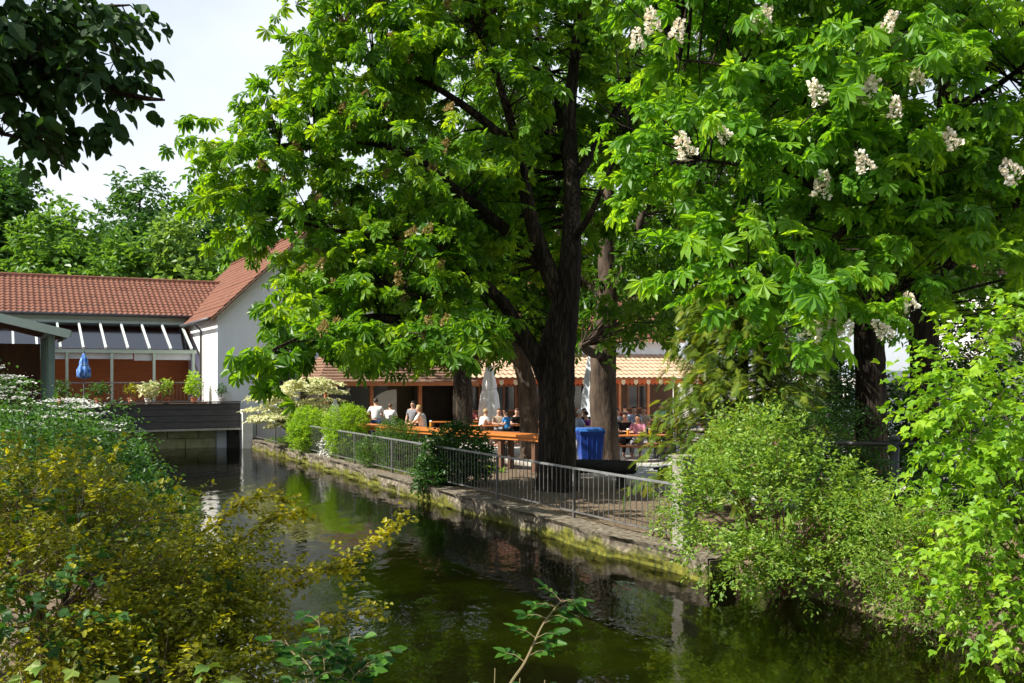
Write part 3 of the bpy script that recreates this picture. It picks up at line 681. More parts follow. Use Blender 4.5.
def build_terrace_bridge():
    t = thing('terrace_bridge', 'dark boarded terrace bridge spanning the canal below the veranda', 'bridge', W(0, 41.3, 0), TH)
    mb = MB(); mb.box(1.5, 8.78, 0.14, 7.7, 1.25, 1.44); mb.build('deck', M['wood_brown'], t)
    for k in range(4):
        mb = MB(); z = 0.52 + k * 0.25; mb.box(1.5, 8.78, 0.0 - 0.004 * (k % 2), 0.06, z, z + 0.235); mb.build('side_board', M['wood_dark'], t, bevel=0.008)
    mb = MB(); mb.box(1.5, 8.78, 0.062, 0.13, 0.5, 1.249); mb.build('side_backing', M['wood_black'], t)
    mb = MB(); mb.box(1.4, 8.78, -0.10, 0.16, 1.525, 1.58); mb.build('coping_board', M['wood_dark'], t)
    mb = MB(); mb.box(1.4, 8.78, -0.16, 0.10, 0.42, 0.495); mb.build('edge_plank', M['plank_pale'], t)
    for y in (0.35, 3.5, 6.5):
        mb = MB(); mb.box(1.5, 8.78, y, y + 0.25, 0.85, 1.245); mb.build('girder', M['wood_black'], t)
    mb = MB(); mb.box(8.35, 8.76, 0.12, 0.6, -1.4, 0.85); mb.build('pier', M['wood_black'], t)
    # railing at the front of the terrace
    r = thing('terrace_railing', 'thin dark railing along the terrace in front of the red boarded wall', 'railing', W(0, 44.3, 1.44), TH)
    mb = MB(); mb.box(1.5, 7.9, -0.025, 0.025, 0.86, 0.91); mb.build('top_rail', M['galv'], r)
    mb = MB(); mb.box(1.5, 7.9, -0.012, 0.012, 0.1, 0.125); mb.build('bottom_rail', M['iron'], r)
    mb = MB(); mb.box(-0.008, 0.008, -0.008, 0.008, 0, 0.86); b = mb.build('baluster', M['iron'], r); b.location = (1.5, 0, 0)
    for k in range(1, 42):
        c = b.copy(); COL.objects.link(c); c.parent = r; c.location = (1.5 + k * 0.155, 0, 0)
    # stone abutment below the bridge
    t = thing('bridge_abutment', 'mossy stone abutment coloured as if sunlit, seen under the terrace bridge', 'abutment', W(7.3, 42.7, -1.5), TH)
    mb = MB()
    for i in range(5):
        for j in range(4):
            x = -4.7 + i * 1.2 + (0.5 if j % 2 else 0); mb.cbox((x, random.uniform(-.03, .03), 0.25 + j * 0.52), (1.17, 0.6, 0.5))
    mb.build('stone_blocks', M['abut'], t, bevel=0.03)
build_terrace_bridge()

def build_gable_house():
    t = thing('gable_house', 'white plastered house with steep red roof and shaded gable facing the canal', 'house', W(8.0, 42.0, 0), TH)
    Wd, D, E, R = 7.4, 15.0, 5.2, 8.75
    mb = MB(); wall_with_holes(mb, 0, Wd, -1.3, E, 0, 0.3, [(1.65, 3.05, 2.15, 3.2), (3.2, 3.75, 2.9, 4.1), (5.2, 6.2, 2.9, 4.1)])
    mb.prism([(0, E), (Wd, E), (Wd / 2, R)], 'y', 0.0, 0.3); mb.build('gable_wall', M['plaster_shade_grey'], t)
    mb = MB(); mb.box(0.0, 0.3, 0.302, D, -1.3, E); mb.build('side_wall', M['plaster'], t)
    mb = MB(); mb.box(Wd - 0.3, Wd, 0.302, D, -1.3, E); mb.build('side_wall', M['plaster'], t)
    mb = MB(); mb.box(0.3, Wd - 0.3, D - 0.3, D, -1.3, E); mb.prism([(0, E), (Wd, E), (Wd / 2, R)], 'y', D - .3, D); mb.build('back_wall', M['plaster'], t)
    a = math.atan2(R - E, Wd / 2); ca, sa = math.cos(a), math.sin(a); ov = 0.4; L = (Wd / 2) / ca + ov
    roof_obj('roof', M['roof_red'], t, [((-ov * ca, -0.3, E - ov * sa + 0.06), (0, 1, 0), (ca, 0, sa), D + 0.6, L), ((Wd + ov * ca, -0.3, E - ov * sa + 0.06), (0, 1, 0), (-ca, 0, sa), D + 0.6, L)])
    ridge_tiles((Wd / 2, -0.3, R + 0.1), (Wd / 2, D + 0.3, R + 0.1), M['roof_red'], t)
    for sg in (0, 1):
        mb = MB(); x0 = -ov * ca if sg == 0 else Wd + ov * ca
        mb.bar((x0, -0.32, E - ov * sa - 0.05), (Wd / 2, -0.32, R - 0.05), 0.05, 0.2, up=(0, 1, 0)); mb.build('barge_board', M['wood_brown'], t)
    mb = MB(); mb.tube([(-0.42, -0.3, E - 0.28), (-0.42, 7, E - 0.28)], 0.07, 8); mb.build('gutter', M['gutter'], t, smooth_=True)
    mb = MB(); mb.tube([(-0.40, 3.3, E - 0.3), (-0.08, 3.3, E - 0.6), (-0.08, 3.3, 1.5)], 0.05, 8); mb.build('downpipe', M['gutter'], t, smooth_=True)
    window_part(t, 1.65, 3.05, 0.05, 2.15, 3.2, M['wood_dark'], M['glass_dark'], 3)
    mb = MB(); mb.box(1.45, 3.15, -0.05, 0.0, 3.21, 3.36); mb.build('lintel_beam', M['wood_black'], t)
    window_part(t, 3.2, 3.75, 0.05, 2.9, 4.1, M['wood_dark'], M['glass_dark'], 1)
    window_part(t, 5.2, 6.2, 0.05, 2.9, 4.1, M['wood_dark'], M['glass_dark'], 2)
    mb = MB(); mb.box(2.55, 3.05, 4.2, 4.7, 7.4, 9.1); mb.box(2.5, 3.1, 4.15, 4.75, 9.102, 9.2); mb.build('chimney', M['roof_brown'], t)
build_gable_house()

def build_pavilion():
    t = thing('open_pavilion', 'open wooden pavilion with low brown roof and dark green posts on the left bank', 'pavilion', W(1.5, 34.6, 0.9), TH)
    # eave along the canal at x=0.35; roof rises to the left
    for i, y in enumerate((0, 1.7, 3.4, 5.1, 6.6)):
        mb = MB(); mb.box(-0.09, 0.09, y - 0.09, y + 0.09, 0, 2.98); mb.build('post', M['post_green'], t, bevel=0.01)
    for y in (0, 6.6):
        mb = MB(); mb.box(-4.59, -4.41, y - 0.09, y + 0.09, 0, 4.05); mb.build('post', M['post_green'], t, bevel=0.01)
    mb = MB(); mb.box(-0.1, 0.1, -0.2, 6.8, 2.985, 3.17); mb.build('eave_beam', M['post_green'], t)
    sl = 0.24; n = math.hypot(1, sl)
    mb = MB(); mb.prism([(0.40, 3.02), (0.40, 3.10), (-6, 3.10 + 6.62 * sl), (-6, 3.02 + 6.62 * sl)], 'y', -0.45, 7.0); mb.build('roof_boards', M['wood_brown'], t)
    roof_obj('roof', M['roof_dark'], t, [((0.48, -0.52, 3.11), (0, 1, 0), (-1 / n, 0, sl / n), 7.6, 6.8)], tw=0.2, th=0.3, amp=0.012, lip=0.025, step=4)
    mb = MB(); mb.bar((0.5, -0.56, 3.0), (-6, -0.56, 3.0 + 6.5 * sl), 0.05, 0.26, up=(0, 0, 1)); mb.build('fascia', M['green_paint'], t)
    mb = MB(); mb.bar((0.52, -0.5, 3.03), (0.52, 7.0, 3.03), 0.05, 0.15); mb.build('fascia', M['green_paint'], t)
    mb = MB(); mb.box(-6, -5.8, 0, 6.8, 0, 4.3); mb.box(-6, -0.1, 6.75, 6.9, 0, 2.9); mb.build('back_wall', M['wood_brown'], t)
build_pavilion()

def build_kiosk():
    t = thing('garden_kiosk', 'small serving kiosk with brown tiled hip roof and timber posts behind the round shrubs', 'kiosk', W(11.4, 38.3, 0), TH)
    Wd, D, E, H = 6.2, 4.2, 2.28, 1.5
    # hip roof : four slopes with tile courses
    ov = 0.35; x0, x1, y0, y1 = -ov, Wd + ov, -ov, D + ov; ry = (y0 + y1) / 2; hx = 1.4
    mbv, mbf = [], []
    def hip(ax, bx, cx, dx, rows=13):
        A, B, C, Dd = map(np.array, (ax, bx, cx, dx)); nr = np.cross(B - A, Dd - A); nr = nr / np.linalg.norm(nr); nr = nr if nr[2] > 0 else -nr
        V = []
        for r in range(rows):
            for f, h in ((r / rows, 0.035), ((r + 1) / rows, 0.0)):
                p, q = A + (Dd - A) * f + nr * h, B + (C - B) * f + nr * h
                V.append([p + (q - p) * k / 24 + nr * random.uniform(-.006, .006) for k in range(25)])
        V = np.array(V); n, m = V.shape[:2]; I = np.arange(n * m).reshape(n, m)
        return V.reshape(-1, 3), np.stack([I[:-1, :-1], I[:-1, 1:], I[1:, 1:], I[1:, :-1]], -1).reshape(-1, 4), np.zeros(n * m)
    zE, zR = E + 0.08, E + 0.08 + H
    parts = [hip((x0, y0, zE), (x1, y0, zE), (x1 - hx, ry, zR), (x0 + hx, ry, zR)), hip((x1, y1, zE), (x0, y1, zE), (x0 + hx, ry, zR), (x1 - hx, ry, zR)),
             hip((x0, y1, zE), (x0, y0, zE), (x0 + hx, ry, zR), (x0 + hx, ry + .01, zR)), hip((x1, y0, zE), (x1, y1, zE), (x1 - hx, ry + .01, zR), (x1 - hx, ry, zR))]
    V, F, R = merge(parts); link_mesh('roof', np_mesh('roof', V, F), M['roof_brown'], t)
    mb = MB(); mb.box(x0 + .05, x1 - .05, y0 + .05, y1 - .05, E - 0.02, E + 0.06); mb.build('soffit', M['wood_brown'], t)
    mb = MB(); mb.box(x0, x1, y0 - .02, y0 + .045, E - 0.08, E + 0.09); mb.build('fascia', M['post_orange'], t)
    for x in (0.1, 1.95, 4.05, Wd - 0.1):
        mb = MB(); mb.box(x - .07, x + .07, 0, 0.14, 0, E - 0.025); mb.build('post', M['post_orange'], t)
    mb = MB(); mb.box(0, Wd, D - .2, D, 0, E - 0.03); mb.build('back_wall', M['tan_wall'], t)
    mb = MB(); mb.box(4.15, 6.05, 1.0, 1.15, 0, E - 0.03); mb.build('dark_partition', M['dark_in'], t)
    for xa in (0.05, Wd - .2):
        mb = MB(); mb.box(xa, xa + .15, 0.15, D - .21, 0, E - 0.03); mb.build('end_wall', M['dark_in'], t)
    # pale arched doorway panel
    arch = [(2.15, 0.0), (3.35, 0.0), (3.35, 1.9)] + [(3.35 - 1.2 * math.sin(k / 8 * PI / 2) , 1.2 + 0.85 * math.cos(k / 8 * PI / 2)) for k in range(0, 9)]
    mb = MB(); mb.prism(arch, 'y', 0.9, 1.02); mb.build('arched_panel', M['pot_white'], t)
    mb = MB(); mb.box(0.3, 1.9, 1.6, 2.2, 0, 1.0); mb.box(0.25, 1.95, 1.5, 2.3, 1.0, 1.06); mb.build('serving_counter', M['wood_brown'], t)
    mb = MB(); mb.box(0.7, 1.0, D - .26, D - .205, 1.5, 1.95); mb.build('bright_notice', M['white_paint'], t)
    mb = MB(); mb.ball((1.15, 0.6, 2.08), 0.09); mb.tube([(1.15, .6, 2.17), (1.15, .6, 2.26)], .01, 5); mb.build('lamp_globe', M['white_paint'], t)
build_kiosk()

def build_beer_hall():
    t = thing('beer_hall', 'low beer hall with pale tiled porch roof, scalloped red valance and red main roof', 'beer hall', W(18.2, 40.5, 0), TH)
    L = 13.5
    mb = MB(); holes = [(0.9 + k * 1.95, 2.25 + k * 1.95, 0.9, 2.15) for k in range(6)]
    wall_with_holes(mb, 0, L, 0, 3.7, 2.6, 2.9, holes); mb.build('wall', M['wood_brown'], t)
    for h in holes: window_part(t, h[0], h[1], 2.65, h[2], h[3], M['post_orange'], M['glass_dark'], 2)
    mb = MB(); mb.box(8.0, 9.0, 2.5, 2.597, 0.85, 2.25); mb.build('white_panel', M['plaster'], t)
    sl = math.atan2(1.25, 2.9)
    roof_obj('porch_roof', M['roof_pale'], t, [((-0.3, -0.25, 2.5), (1, 0, 0), (0, math.cos(sl), math.sin(sl)), L + 0.6, 3.1)], tw=0.3, th=0.42, amp=0.03)
    mb = MB()
    for k in range(9):
        x = 0.05 + k * 1.67; mb2 = MB(); mb2.box(x - .07, x + .07, -0.1, 0.04, 0, 2.42); mb2.build('porch_post', M['post_orange'], t)
    mb.box(-0.3, L + .3, -0.12, 0.06, 2.42, 2.5); mb.build('porch_beam', M['post_orange'], t)
    # scalloped striped valance : alternate red and cream tongues
    mr, mc = MB(), MB(); n = 58; w = (L + .6) / n
    for k in range(n):
        x = -0.3 + k * w; poly = [(x, 2.42), (x + w * .96, 2.42), (x + w * .96, 2.27), (x + w * .75, 2.20), (x + w * .5, 2.175), (x + w * .25, 2.20), (x, 2.27)]
        (mc if k % 3 == 0 else mr).prism(poly, 'y', -0.15, -0.135)
    mr.build('valance', M['awn_red'], t); mc.build('valance_stripe', M['awn_cream'], t)
    mb = MB(); mb.box(0, L, 2.62, 3.0, 3.72, 4.35); mb.build('upper_wall', M['plaster_shade_grey'], t)
    roof_obj('roof', M['roof_red'], t, [((-0.5, 2.2, 4.3), (1, 0, 0), (0, .8, .6), L + 1, 6.0), ((-0.5, 11.8, 4.3), (1, 0, 0), (0, -.8, .6), L + 1, 6.0)])
    mb = MB(); mb.box(0, L, 10.9, 11.2, 0, 4.3); mb.box(-.05, 0.2, 2.91, 10.89, 0, 4.3); mb.box(L - .2, L + .05, 2.91, 10.89, 0, 4.3); mb.build('back_wall', M['plaster'], t)
build_beer_hall()

def build_street_house():
    x, y, _ = PG(1004, 34); g = gh(x, y)
    t = thing('street_house', 'white house with brown boarded upper storey glimpsed through the leaves at the right edge', 'house', (x, y, g), math.radians(-8))
    mb = MB(); wall_with_holes(mb, 0, 9, 0, 3.1, 0, 0.3, [(1.3, 2.4, 0.9, 2.3), (3.6, 4.7, 0.9, 2.3)]); mb.build('wall', M['plaster'], t)
    mb = MB(); mb.box(-0.1, 9.1, -0.12, 0.28, 3.103, 5.6); mb.prism([(-.1, 5.6), (9.1, 5.6), (4.5, 8.4)], 'y', -0.12, 0.28); mb.build('boarded_upper_wall', M['brown_clad'], t)
    mb = MB(); mb.box(0.0, 0.3, 0.302, 8, 0, 5.6); mb.build('side_wall', M['plaster'], t)
    a = math.atan2(2.8, 4.6); L = 5.9
    roof_obj('roof', M['roof_red'], t, [((-.5, -.5, 5.4), (0, 1, 0), (math.cos(a), 0, math.sin(a)), 9, L), ((9.5, -.5, 5.4), (0, 1, 0), (-math.cos(a), 0, math.sin(a)), 9, L)])
    for h in ((1.3, 2.4), (3.6, 4.7)):
        window_part(t, h[0], h[1], 0.05, 0.9, 2.3, M['white_paint'], M['glass_dark'], 2)
    for x0 in (0.72, 2.44):
        mb = MB(); mb.box(x0, x0 + 0.05, -0.06, -0.003, 0.9, 2.3); mb.box(x0 + .5, x0 + 0.55, -0.06, -0.003, 0.9, 2.3)
        for k in range(12): mb.bar((x0 + .05, -0.03, 0.96 + k * .115), (x0 + .5, -0.03, 0.96 + k * .115), 0.07, 0.02, up=(0, .5, 1))
        mb.build('louvred_shutter', M['plank_pale'], t)
    mb = MB(); mb.tube([(-.15, -.2, 0), (-.15, -.2, 5.3)], 0.055, 8); mb.build('downpipe', M['white_paint'], t)
build_street_house()

# ================================================================== FURNITURE
def make_table(h=0.76, L=2.2, w=0.62):
    t = thing('beer_table', 'orange beer garden table', 'table')
    mb = MB(); mb.box(-L / 2, L / 2, -w / 2, w / 2, h - 0.035, h); mb.build('tabletop', M['wood_orange'], t, bevel=0.008)
    for sx in (-1, 1):
        x = sx * (L / 2 - 0.3); mb = MB()
        for sy in (-1, 1): mb.bar((x, sy * w * .38, 0), (x, sy * w * .30, h - .038), 0.035, 0.035, up=(1, 0, 0))
        mb.bar((x, -w * .36, .12), (x, w * .36, .12), .03, .03); mb.bar((x, 0, 0.15), (x - sx * .4, 0, h - .04), .025, .025)
        mb.build('leg_frame', M['iron_black'], t)
    return t
def make_bench(h=0.46, L=2.2, w=0.27):
    t = thing('beer_bench', 'orange beer garden bench', 'bench')
    mb = MB(); mb.box(-L / 2, L / 2, -w / 2, w / 2, h - 0.035, h); mb.build('seat', M['wood_orange'], t, bevel=0.008)
    for sx in (-1, 1):
        x = sx * (L / 2 - 0.3); mb = MB()
        for sy in (-1, 1): mb.bar((x, sy * w * .42, 0), (x, sy * w * .32, h - .038), 0.032, 0.032, up=(1, 0, 0))
        mb.bar((x, -w * .38, .1), (x, w * .38, .1), .025, .025)
        mb.build('leg_frame', M['iron_black'], t)
    return t
TABLES = [  # px, Y, rz(deg), table label, front bench label, back bench label
    (634, 31.3, 4, 'long orange table nearest the blue bin on its right', 'front bench of the table right of the blue bin', 'rear bench of the table right of the blue bin'),
    (694, 33.6, 4, 'orange table next right of the one beside the bin, half behind the conifer', 'front bench of the table half behind the conifer', 'rear bench of the table half behind the conifer'),
    (640, 37.0, 4, 'orange table in the second row behind the bin table', 'front bench in the second row behind the bin table', 'rear bench in the second row behind the bin table'),
    (702, 38.6, 4, 'orange table in the second row, right end behind the conifer', 'front bench in the second row behind the conifer', 'rear bench in the second row behind the conifer'),
    (584, 35.4, 4, 'orange table behind the bin between the two big trunks', 'front bench between the two big trunks behind the bin', 'rear bench between the two big trunks behind the bin'),
    (655, 42.2, 4, 'farthest orange table, close to the porch of the beer hall on the right', 'front bench of the farthest table by the porch', 'rear bench of the farthest table by the porch'),
    (500, 37.5, 8, 'orange table left of the great trunk beside the white folded parasol', 'front bench left of the great trunk by the folded parasol', 'rear bench left of the great trunk by the folded parasol'),
    (460, 40.6, 8, 'orange table between the kiosk corner and the white folded parasol', 'front bench between the kiosk corner and folded parasol', 'rear bench between the kiosk corner and folded parasol'),
    (748, 36.4, 4, 'orange table right of the conifer trunk, mostly hidden', 'front bench right of the conifer trunk', 'rear bench right of the conifer trunk'),
    (610, 41.0, 4, 'orange table by the porch, directly behind the second trunk', 'front bench by the porch behind the second trunk', 'rear bench by the porch behind the second trunk'),
    (545, 40.4, 4, 'orange table in the shade straight behind the great trunk', 'front bench straight behind the great trunk', 'rear bench straight behind the great trunk'),
    (528, 33.0, 8, 'orange table in the sun behind the long counter, left of the trunk', 'front bench in the sun behind the long counter', 'rear bench in the sun behind the long counter'),
]
def place_furniture():
    T, B = make_table(), make_bench()
    for i, (px, Y, rz, lt, lf, lb) in enumerate(TABLES):
        x, y, _ = PG(px, Y); a = math.radians(rz)
        t = T if i == 0 else copy_tree(T); t.location = (x, y, gh(x, y)); t.rotation_euler = (0, 0, a); tag(t, lt, 'table', 'beer tables on the terrace')
        for sg, lab in ((-1, lf), (1, lb)):
            b = B if (i == 0 and sg == -1) else copy_tree(B)
            bx, by = x - math.sin(a) * sg * .62, y + math.cos(a) * sg * .62
            b.location = (bx, by, gh(bx, by)); b.rotation_euler = (0, 0, a); tag(b, lab, 'bench', 'beer benches on the terrace')
place_furniture()
def beer_glasses():
    spots = [(628, 31.3, .765, 'amber beer glass on the table nearest the blue bin'), (650, 31.4, .765, 'second amber beer glass, at the right end of the table nearest the bin'), (640, 37.0, .765, 'amber beer glass on the second row table behind the bin'),
             (504, 37.5, .765, 'amber beer glass on the table by the white folded parasol'), (585, 35.4, .765, 'amber beer glass on the table between the two big trunks'), (431, 31.0, 1.025, 'amber beer glass on the standing counter beside the leaning person')]
    for i, (px, Y, z, lab) in enumerate(spots):
        x, y, _ = PG(px, Y); t = thing('beer_glass', lab, 'beer glass', (x, y, gh(x, y) + z - .004), 0, 'beer glasses on the tables')
        mb = MB(); mb.lathe([(.04, 0), (.043, .02), (.046, .16), (.046, .165)], 12); mb.build('mug', M['beer'], t)
        mb = MB(); mb.lathe([(.045, .1655), (.046, .175), (.035, .195), (.01, .2)], 12); mb.build('foam', M['cloth_white'], t)
        mb = MB(); mb.tube([(.045, 0, .04), (.085, 0, .06), (.085, 0, .12), (.045, 0, .14)], .008, 6); mb.build('handle', M['beer'], t)
beer_glasses()

def build_counter():
    a = np.array([-5.1, 33.2]); b = np.array([0.95, 26.6]); d = b - a; L = float(np.linalg.norm(d)); ang = math.atan2(d[1], d[0])
    t = thing('standing_counter', 'long orange wooden standing counter on square posts behind the fence, running behind the great trunk', 'counter', (a[0], a[1], 0), ang)
    mb = MB(); mb.box(0, L, -0.36, 0.36, 0.95, 1.02); mb.build('top_board', M['wood_orange'], t, bevel=0.01)
    mb = MB(); mb.box(0.05, L - .05, -0.31, -0.27, 0.86, 0.948); mb.build('apron', M['wood_orange'], t)
    for x in (0.3, 2.6, 4.9, 7.3, L - .3):
        mb = MB(); mb.box(x - .065, x + .065, -0.25, -0.12, 0, 0.948); mb.build('leg', M['wood_brown'], t)
        mb = MB(); mb.box(x - .065, x + .065, 0.12, 0.25, 0, 0.948); mb.build('leg', M['wood_brown'], t)
build_counter()

def build_bin():
    x, y, _ = PG(590, 28.0)
    t = thing('waste_bin', 'tall blue plastic wheeled bin standing right of the great trunk', 'bin', (x, y, 0), math.radians(6))
    def taper(w0, d0, w1, d1, z0, z1):
        return ([(-w0, -d0, z0), (w0, -d0, z0), (w0, d0, z0), (-w0, d0, z0), (-w1, -d1, z1), (w1, -d1, z1), (w1, d1, z1), (-w1, d1, z1)],
                [(0, 3, 2, 1), (4, 5, 6, 7), (0, 1, 5, 4), (1, 2, 6, 5), (2, 3, 7, 6), (3, 0, 4, 7)])
    mb = MB(); mb.add(*taper(.27, .30, .34, .36, .06, 1.02)); mb.build('body', M['bin_blue'], t, bevel=0.03)
    mb = MB(); mb.box(-.365, .365, -.39, .37, 1.0, 1.06); mb.build('rim', M['bin_blue'], t, bevel=0.012)
    mb = MB(); mb.add(*taper(.38, .41, .33, .35, 1.063, 1.15)); mb.build('lid', M['bin_lid'], t, bevel=0.025)
    mb = MB(); mb.tube([(-.3, .42, 1.04), (.3, .42, 1.04)], .02, 8); mb.build('handle', M['bin_blue'], t)
    for sx in (-1, 1):
        mb = MB(); mb.tube([(sx * .27, .30, .1), (sx * .34, .30, .1)], .1, 16); mb.build('wheel', M['rubber'], t)
    for k in (-.14, 0, .14):
        mb = MB(); mb.bar((k * .9, -.318, .2), (k, -.362, .9), .02, .02); mb.build('rib', M['bin_blue'], t)
build_bin()

def build_log_bench():
    x, y, _ = PG(606, 23.2)
    t = thing('log_bench', 'dark thick log bench lying right of the great trunk behind the fence', 'log bench', (x, y, 0), math.radians(-4))
    mb = MB(); pts = [(-1.0, 0, .50), (-.3, 0, .50), (.3, 0.0, .49), (.64, 0, .48), (.70, 0, .48)]
    mb.tube(pts, [.17, .165, .165, .155, .11], 14, True, 0.06); mb.build('log', M['wood_black'], t)
    for k in (-.7, .35):
        mb = MB(); mb.cbox((k, 0, .17), (.22, .3, .34)); mb.build('support', M['wood_black'], t, bevel=0.02)
    x, y, _ = PG(676, 24.3)
    t = thing('low_plank_bench', 'low black plank bench at the edge of the grey paving beside the concrete pillar', 'bench', (x, y, 0), math.radians(52))
    mb = MB(); mb.box(-.75, .75, -.2, .2, .36, .42); mb.build('seat', M['wood_black'], t, bevel=.01)
    for k in (-.55, .55):
        mb = MB(); mb.box(k - .04, k + .04, -.17, .17, 0, .357); mb.build('leg', M['wood_black'], t)
build_log_bench()

def parasol(px, Y, base_y=None, h=3.0, r=0.30, canvas=None, label='', z=None, tip=None, low=0.9, group=None, name='folded_parasol'):
    x, y, _ = PG(px, Y); g = gh(x, y) if z is None else z
    t = thing(name, label, 'parasol', (x, y, g), 0, group)
    mb = MB(); mb.tube([(0, 0, 0), (0, 0, h + 0.08)], 0.03, 8); mb.build('pole', M['iron'], t)
    prof = [(r * .55, low), (r * 1.0, low + .08), (r * .98, low + .35), (r * .8, low + (h - low) * .45), (r * .62, low + (h - low) * .55), (r * .66, low + (h - low) * .62), (r * .45, low + (h - low) * .8), (r * .22, h - .08), (.035, h)]
    mb = MB(); mb.lathe(prof, 32, (0, 0, 0), 0.16, 7); mb.build('canopy', canvas or M['cloth_white'], t, smooth_=True)
    mb = MB(); mb.lathe([(r * .655, low + (h - low) * .545), (r * .70, low + (h - low) * .555), (r * .655, low + (h - low) * .565)], 20); mb.build('tie_strap', M['cloth_grey'], t)
    mb = MB(); mb.lathe([(.3, 0), (.3, .06), (.08, .1), (.05, .3)], 16); mb.build('base', M['concrete'], t)
    return t
parasol(489, 41.0, h=3.15, r=.42, low=.75, label='white folded parasol left of the great trunk in front of the beer hall')
parasol(592, 40.0, h=3.7, r=.46, low=.5, canvas=M['cloth_grey'], label='grey folded parasol seen between the two big trunks behind the bin')
parasol(335, 36.5, h=1.75, r=.24, low=.7, label='short white folded parasol between the round lime shrubs and the kiosk')
q = W(3.05, 42.6, 1.44)
t_ = parasol(84, q[1], h=2.05, r=.24, low=1.05, canvas=M['parasol_blue'], z=1.445, label='blue checked folded parasol on the terrace in front of the red boards')

def pot_plant(v, u, z, label, n=60, size=.16, hgt=.6, rad=.3, lm='lime', pot='terracotta', name='potted_plant', tpl=T_LEAF, stemh=.25):
    p = W(v, u, z); t = thing(name, label, 'potted plant', p, 0, 'potted plants on the terrace'); t.scale = (.78, .78, .78)
    mb = MB(); mb.lathe([(.13, 0), (.19, .3), (.21, .3), (.21, .35), (.17, .35)], 14); mb.build('pot', M[pot], t)
    c, g = blob_points([(0, 0, .35 + stemh + hgt / 2, rad, rad, hgt / 2)], n, .5)
    V, F, R = sprays(c, g + np.array([0, 0, .3]), 5, .18, size, tpl)
    link_mesh('foliage', np_mesh('foliage', V, F, R), M[lm], t)
    mb = MB()
    for q in c[:8]: mb.tube([(0, 0, .33), tuple(q * .6 + np.array([0, 0, .15])), tuple(q)], [.012, .009, .004], 5)
    mb.build('stems', M['twig_green'], t)
    return t
pot_plant(5.35, 42.2, 1.445, 'potted plant with wide pale cream leaves at the middle of the terrace edge', 40, .22, .5, .38, 'cream_leaf', 'pot_white', tpl=T_WIDE)
pot_plant(6.05, 42.4, 1.445, 'potted plant with narrow green leaves right of the pale leaved pot', 40, .16, .55, .25, 'spirea', 'terracotta')
pot_plant(4.8, 43.0, 1.445, 'small yellowish potted plant left of the pale leaved pot', 30, .14, .4, .26, 'gold', 'terracotta')
pot_plant(3.6, 43.3, 1.445, 'dark bushy potted plant right of the blue parasol', 60, .14, .5, .45, 'box', 'terracotta')
pot_plant(2.2, 43.0, 1.445, 'dark green potted plant behind the terrace, left of the blue parasol', 60, .14, .55, .35, 'box', 'terracotta')
pot_plant(7.35, 43.6, 1.445, 'tall climbing potted plant with bright leaves against the white house wall', 110, .15, 1.3, .28, 'lime', 'terracotta', stemh=0.05)
pot_plant(8.1, 41.75, 1.445, 'small dark potted plant on the terrace corner below the white wall', 30, .12, .3, .2, 'box', 'rubber' if False else 'pot_white')

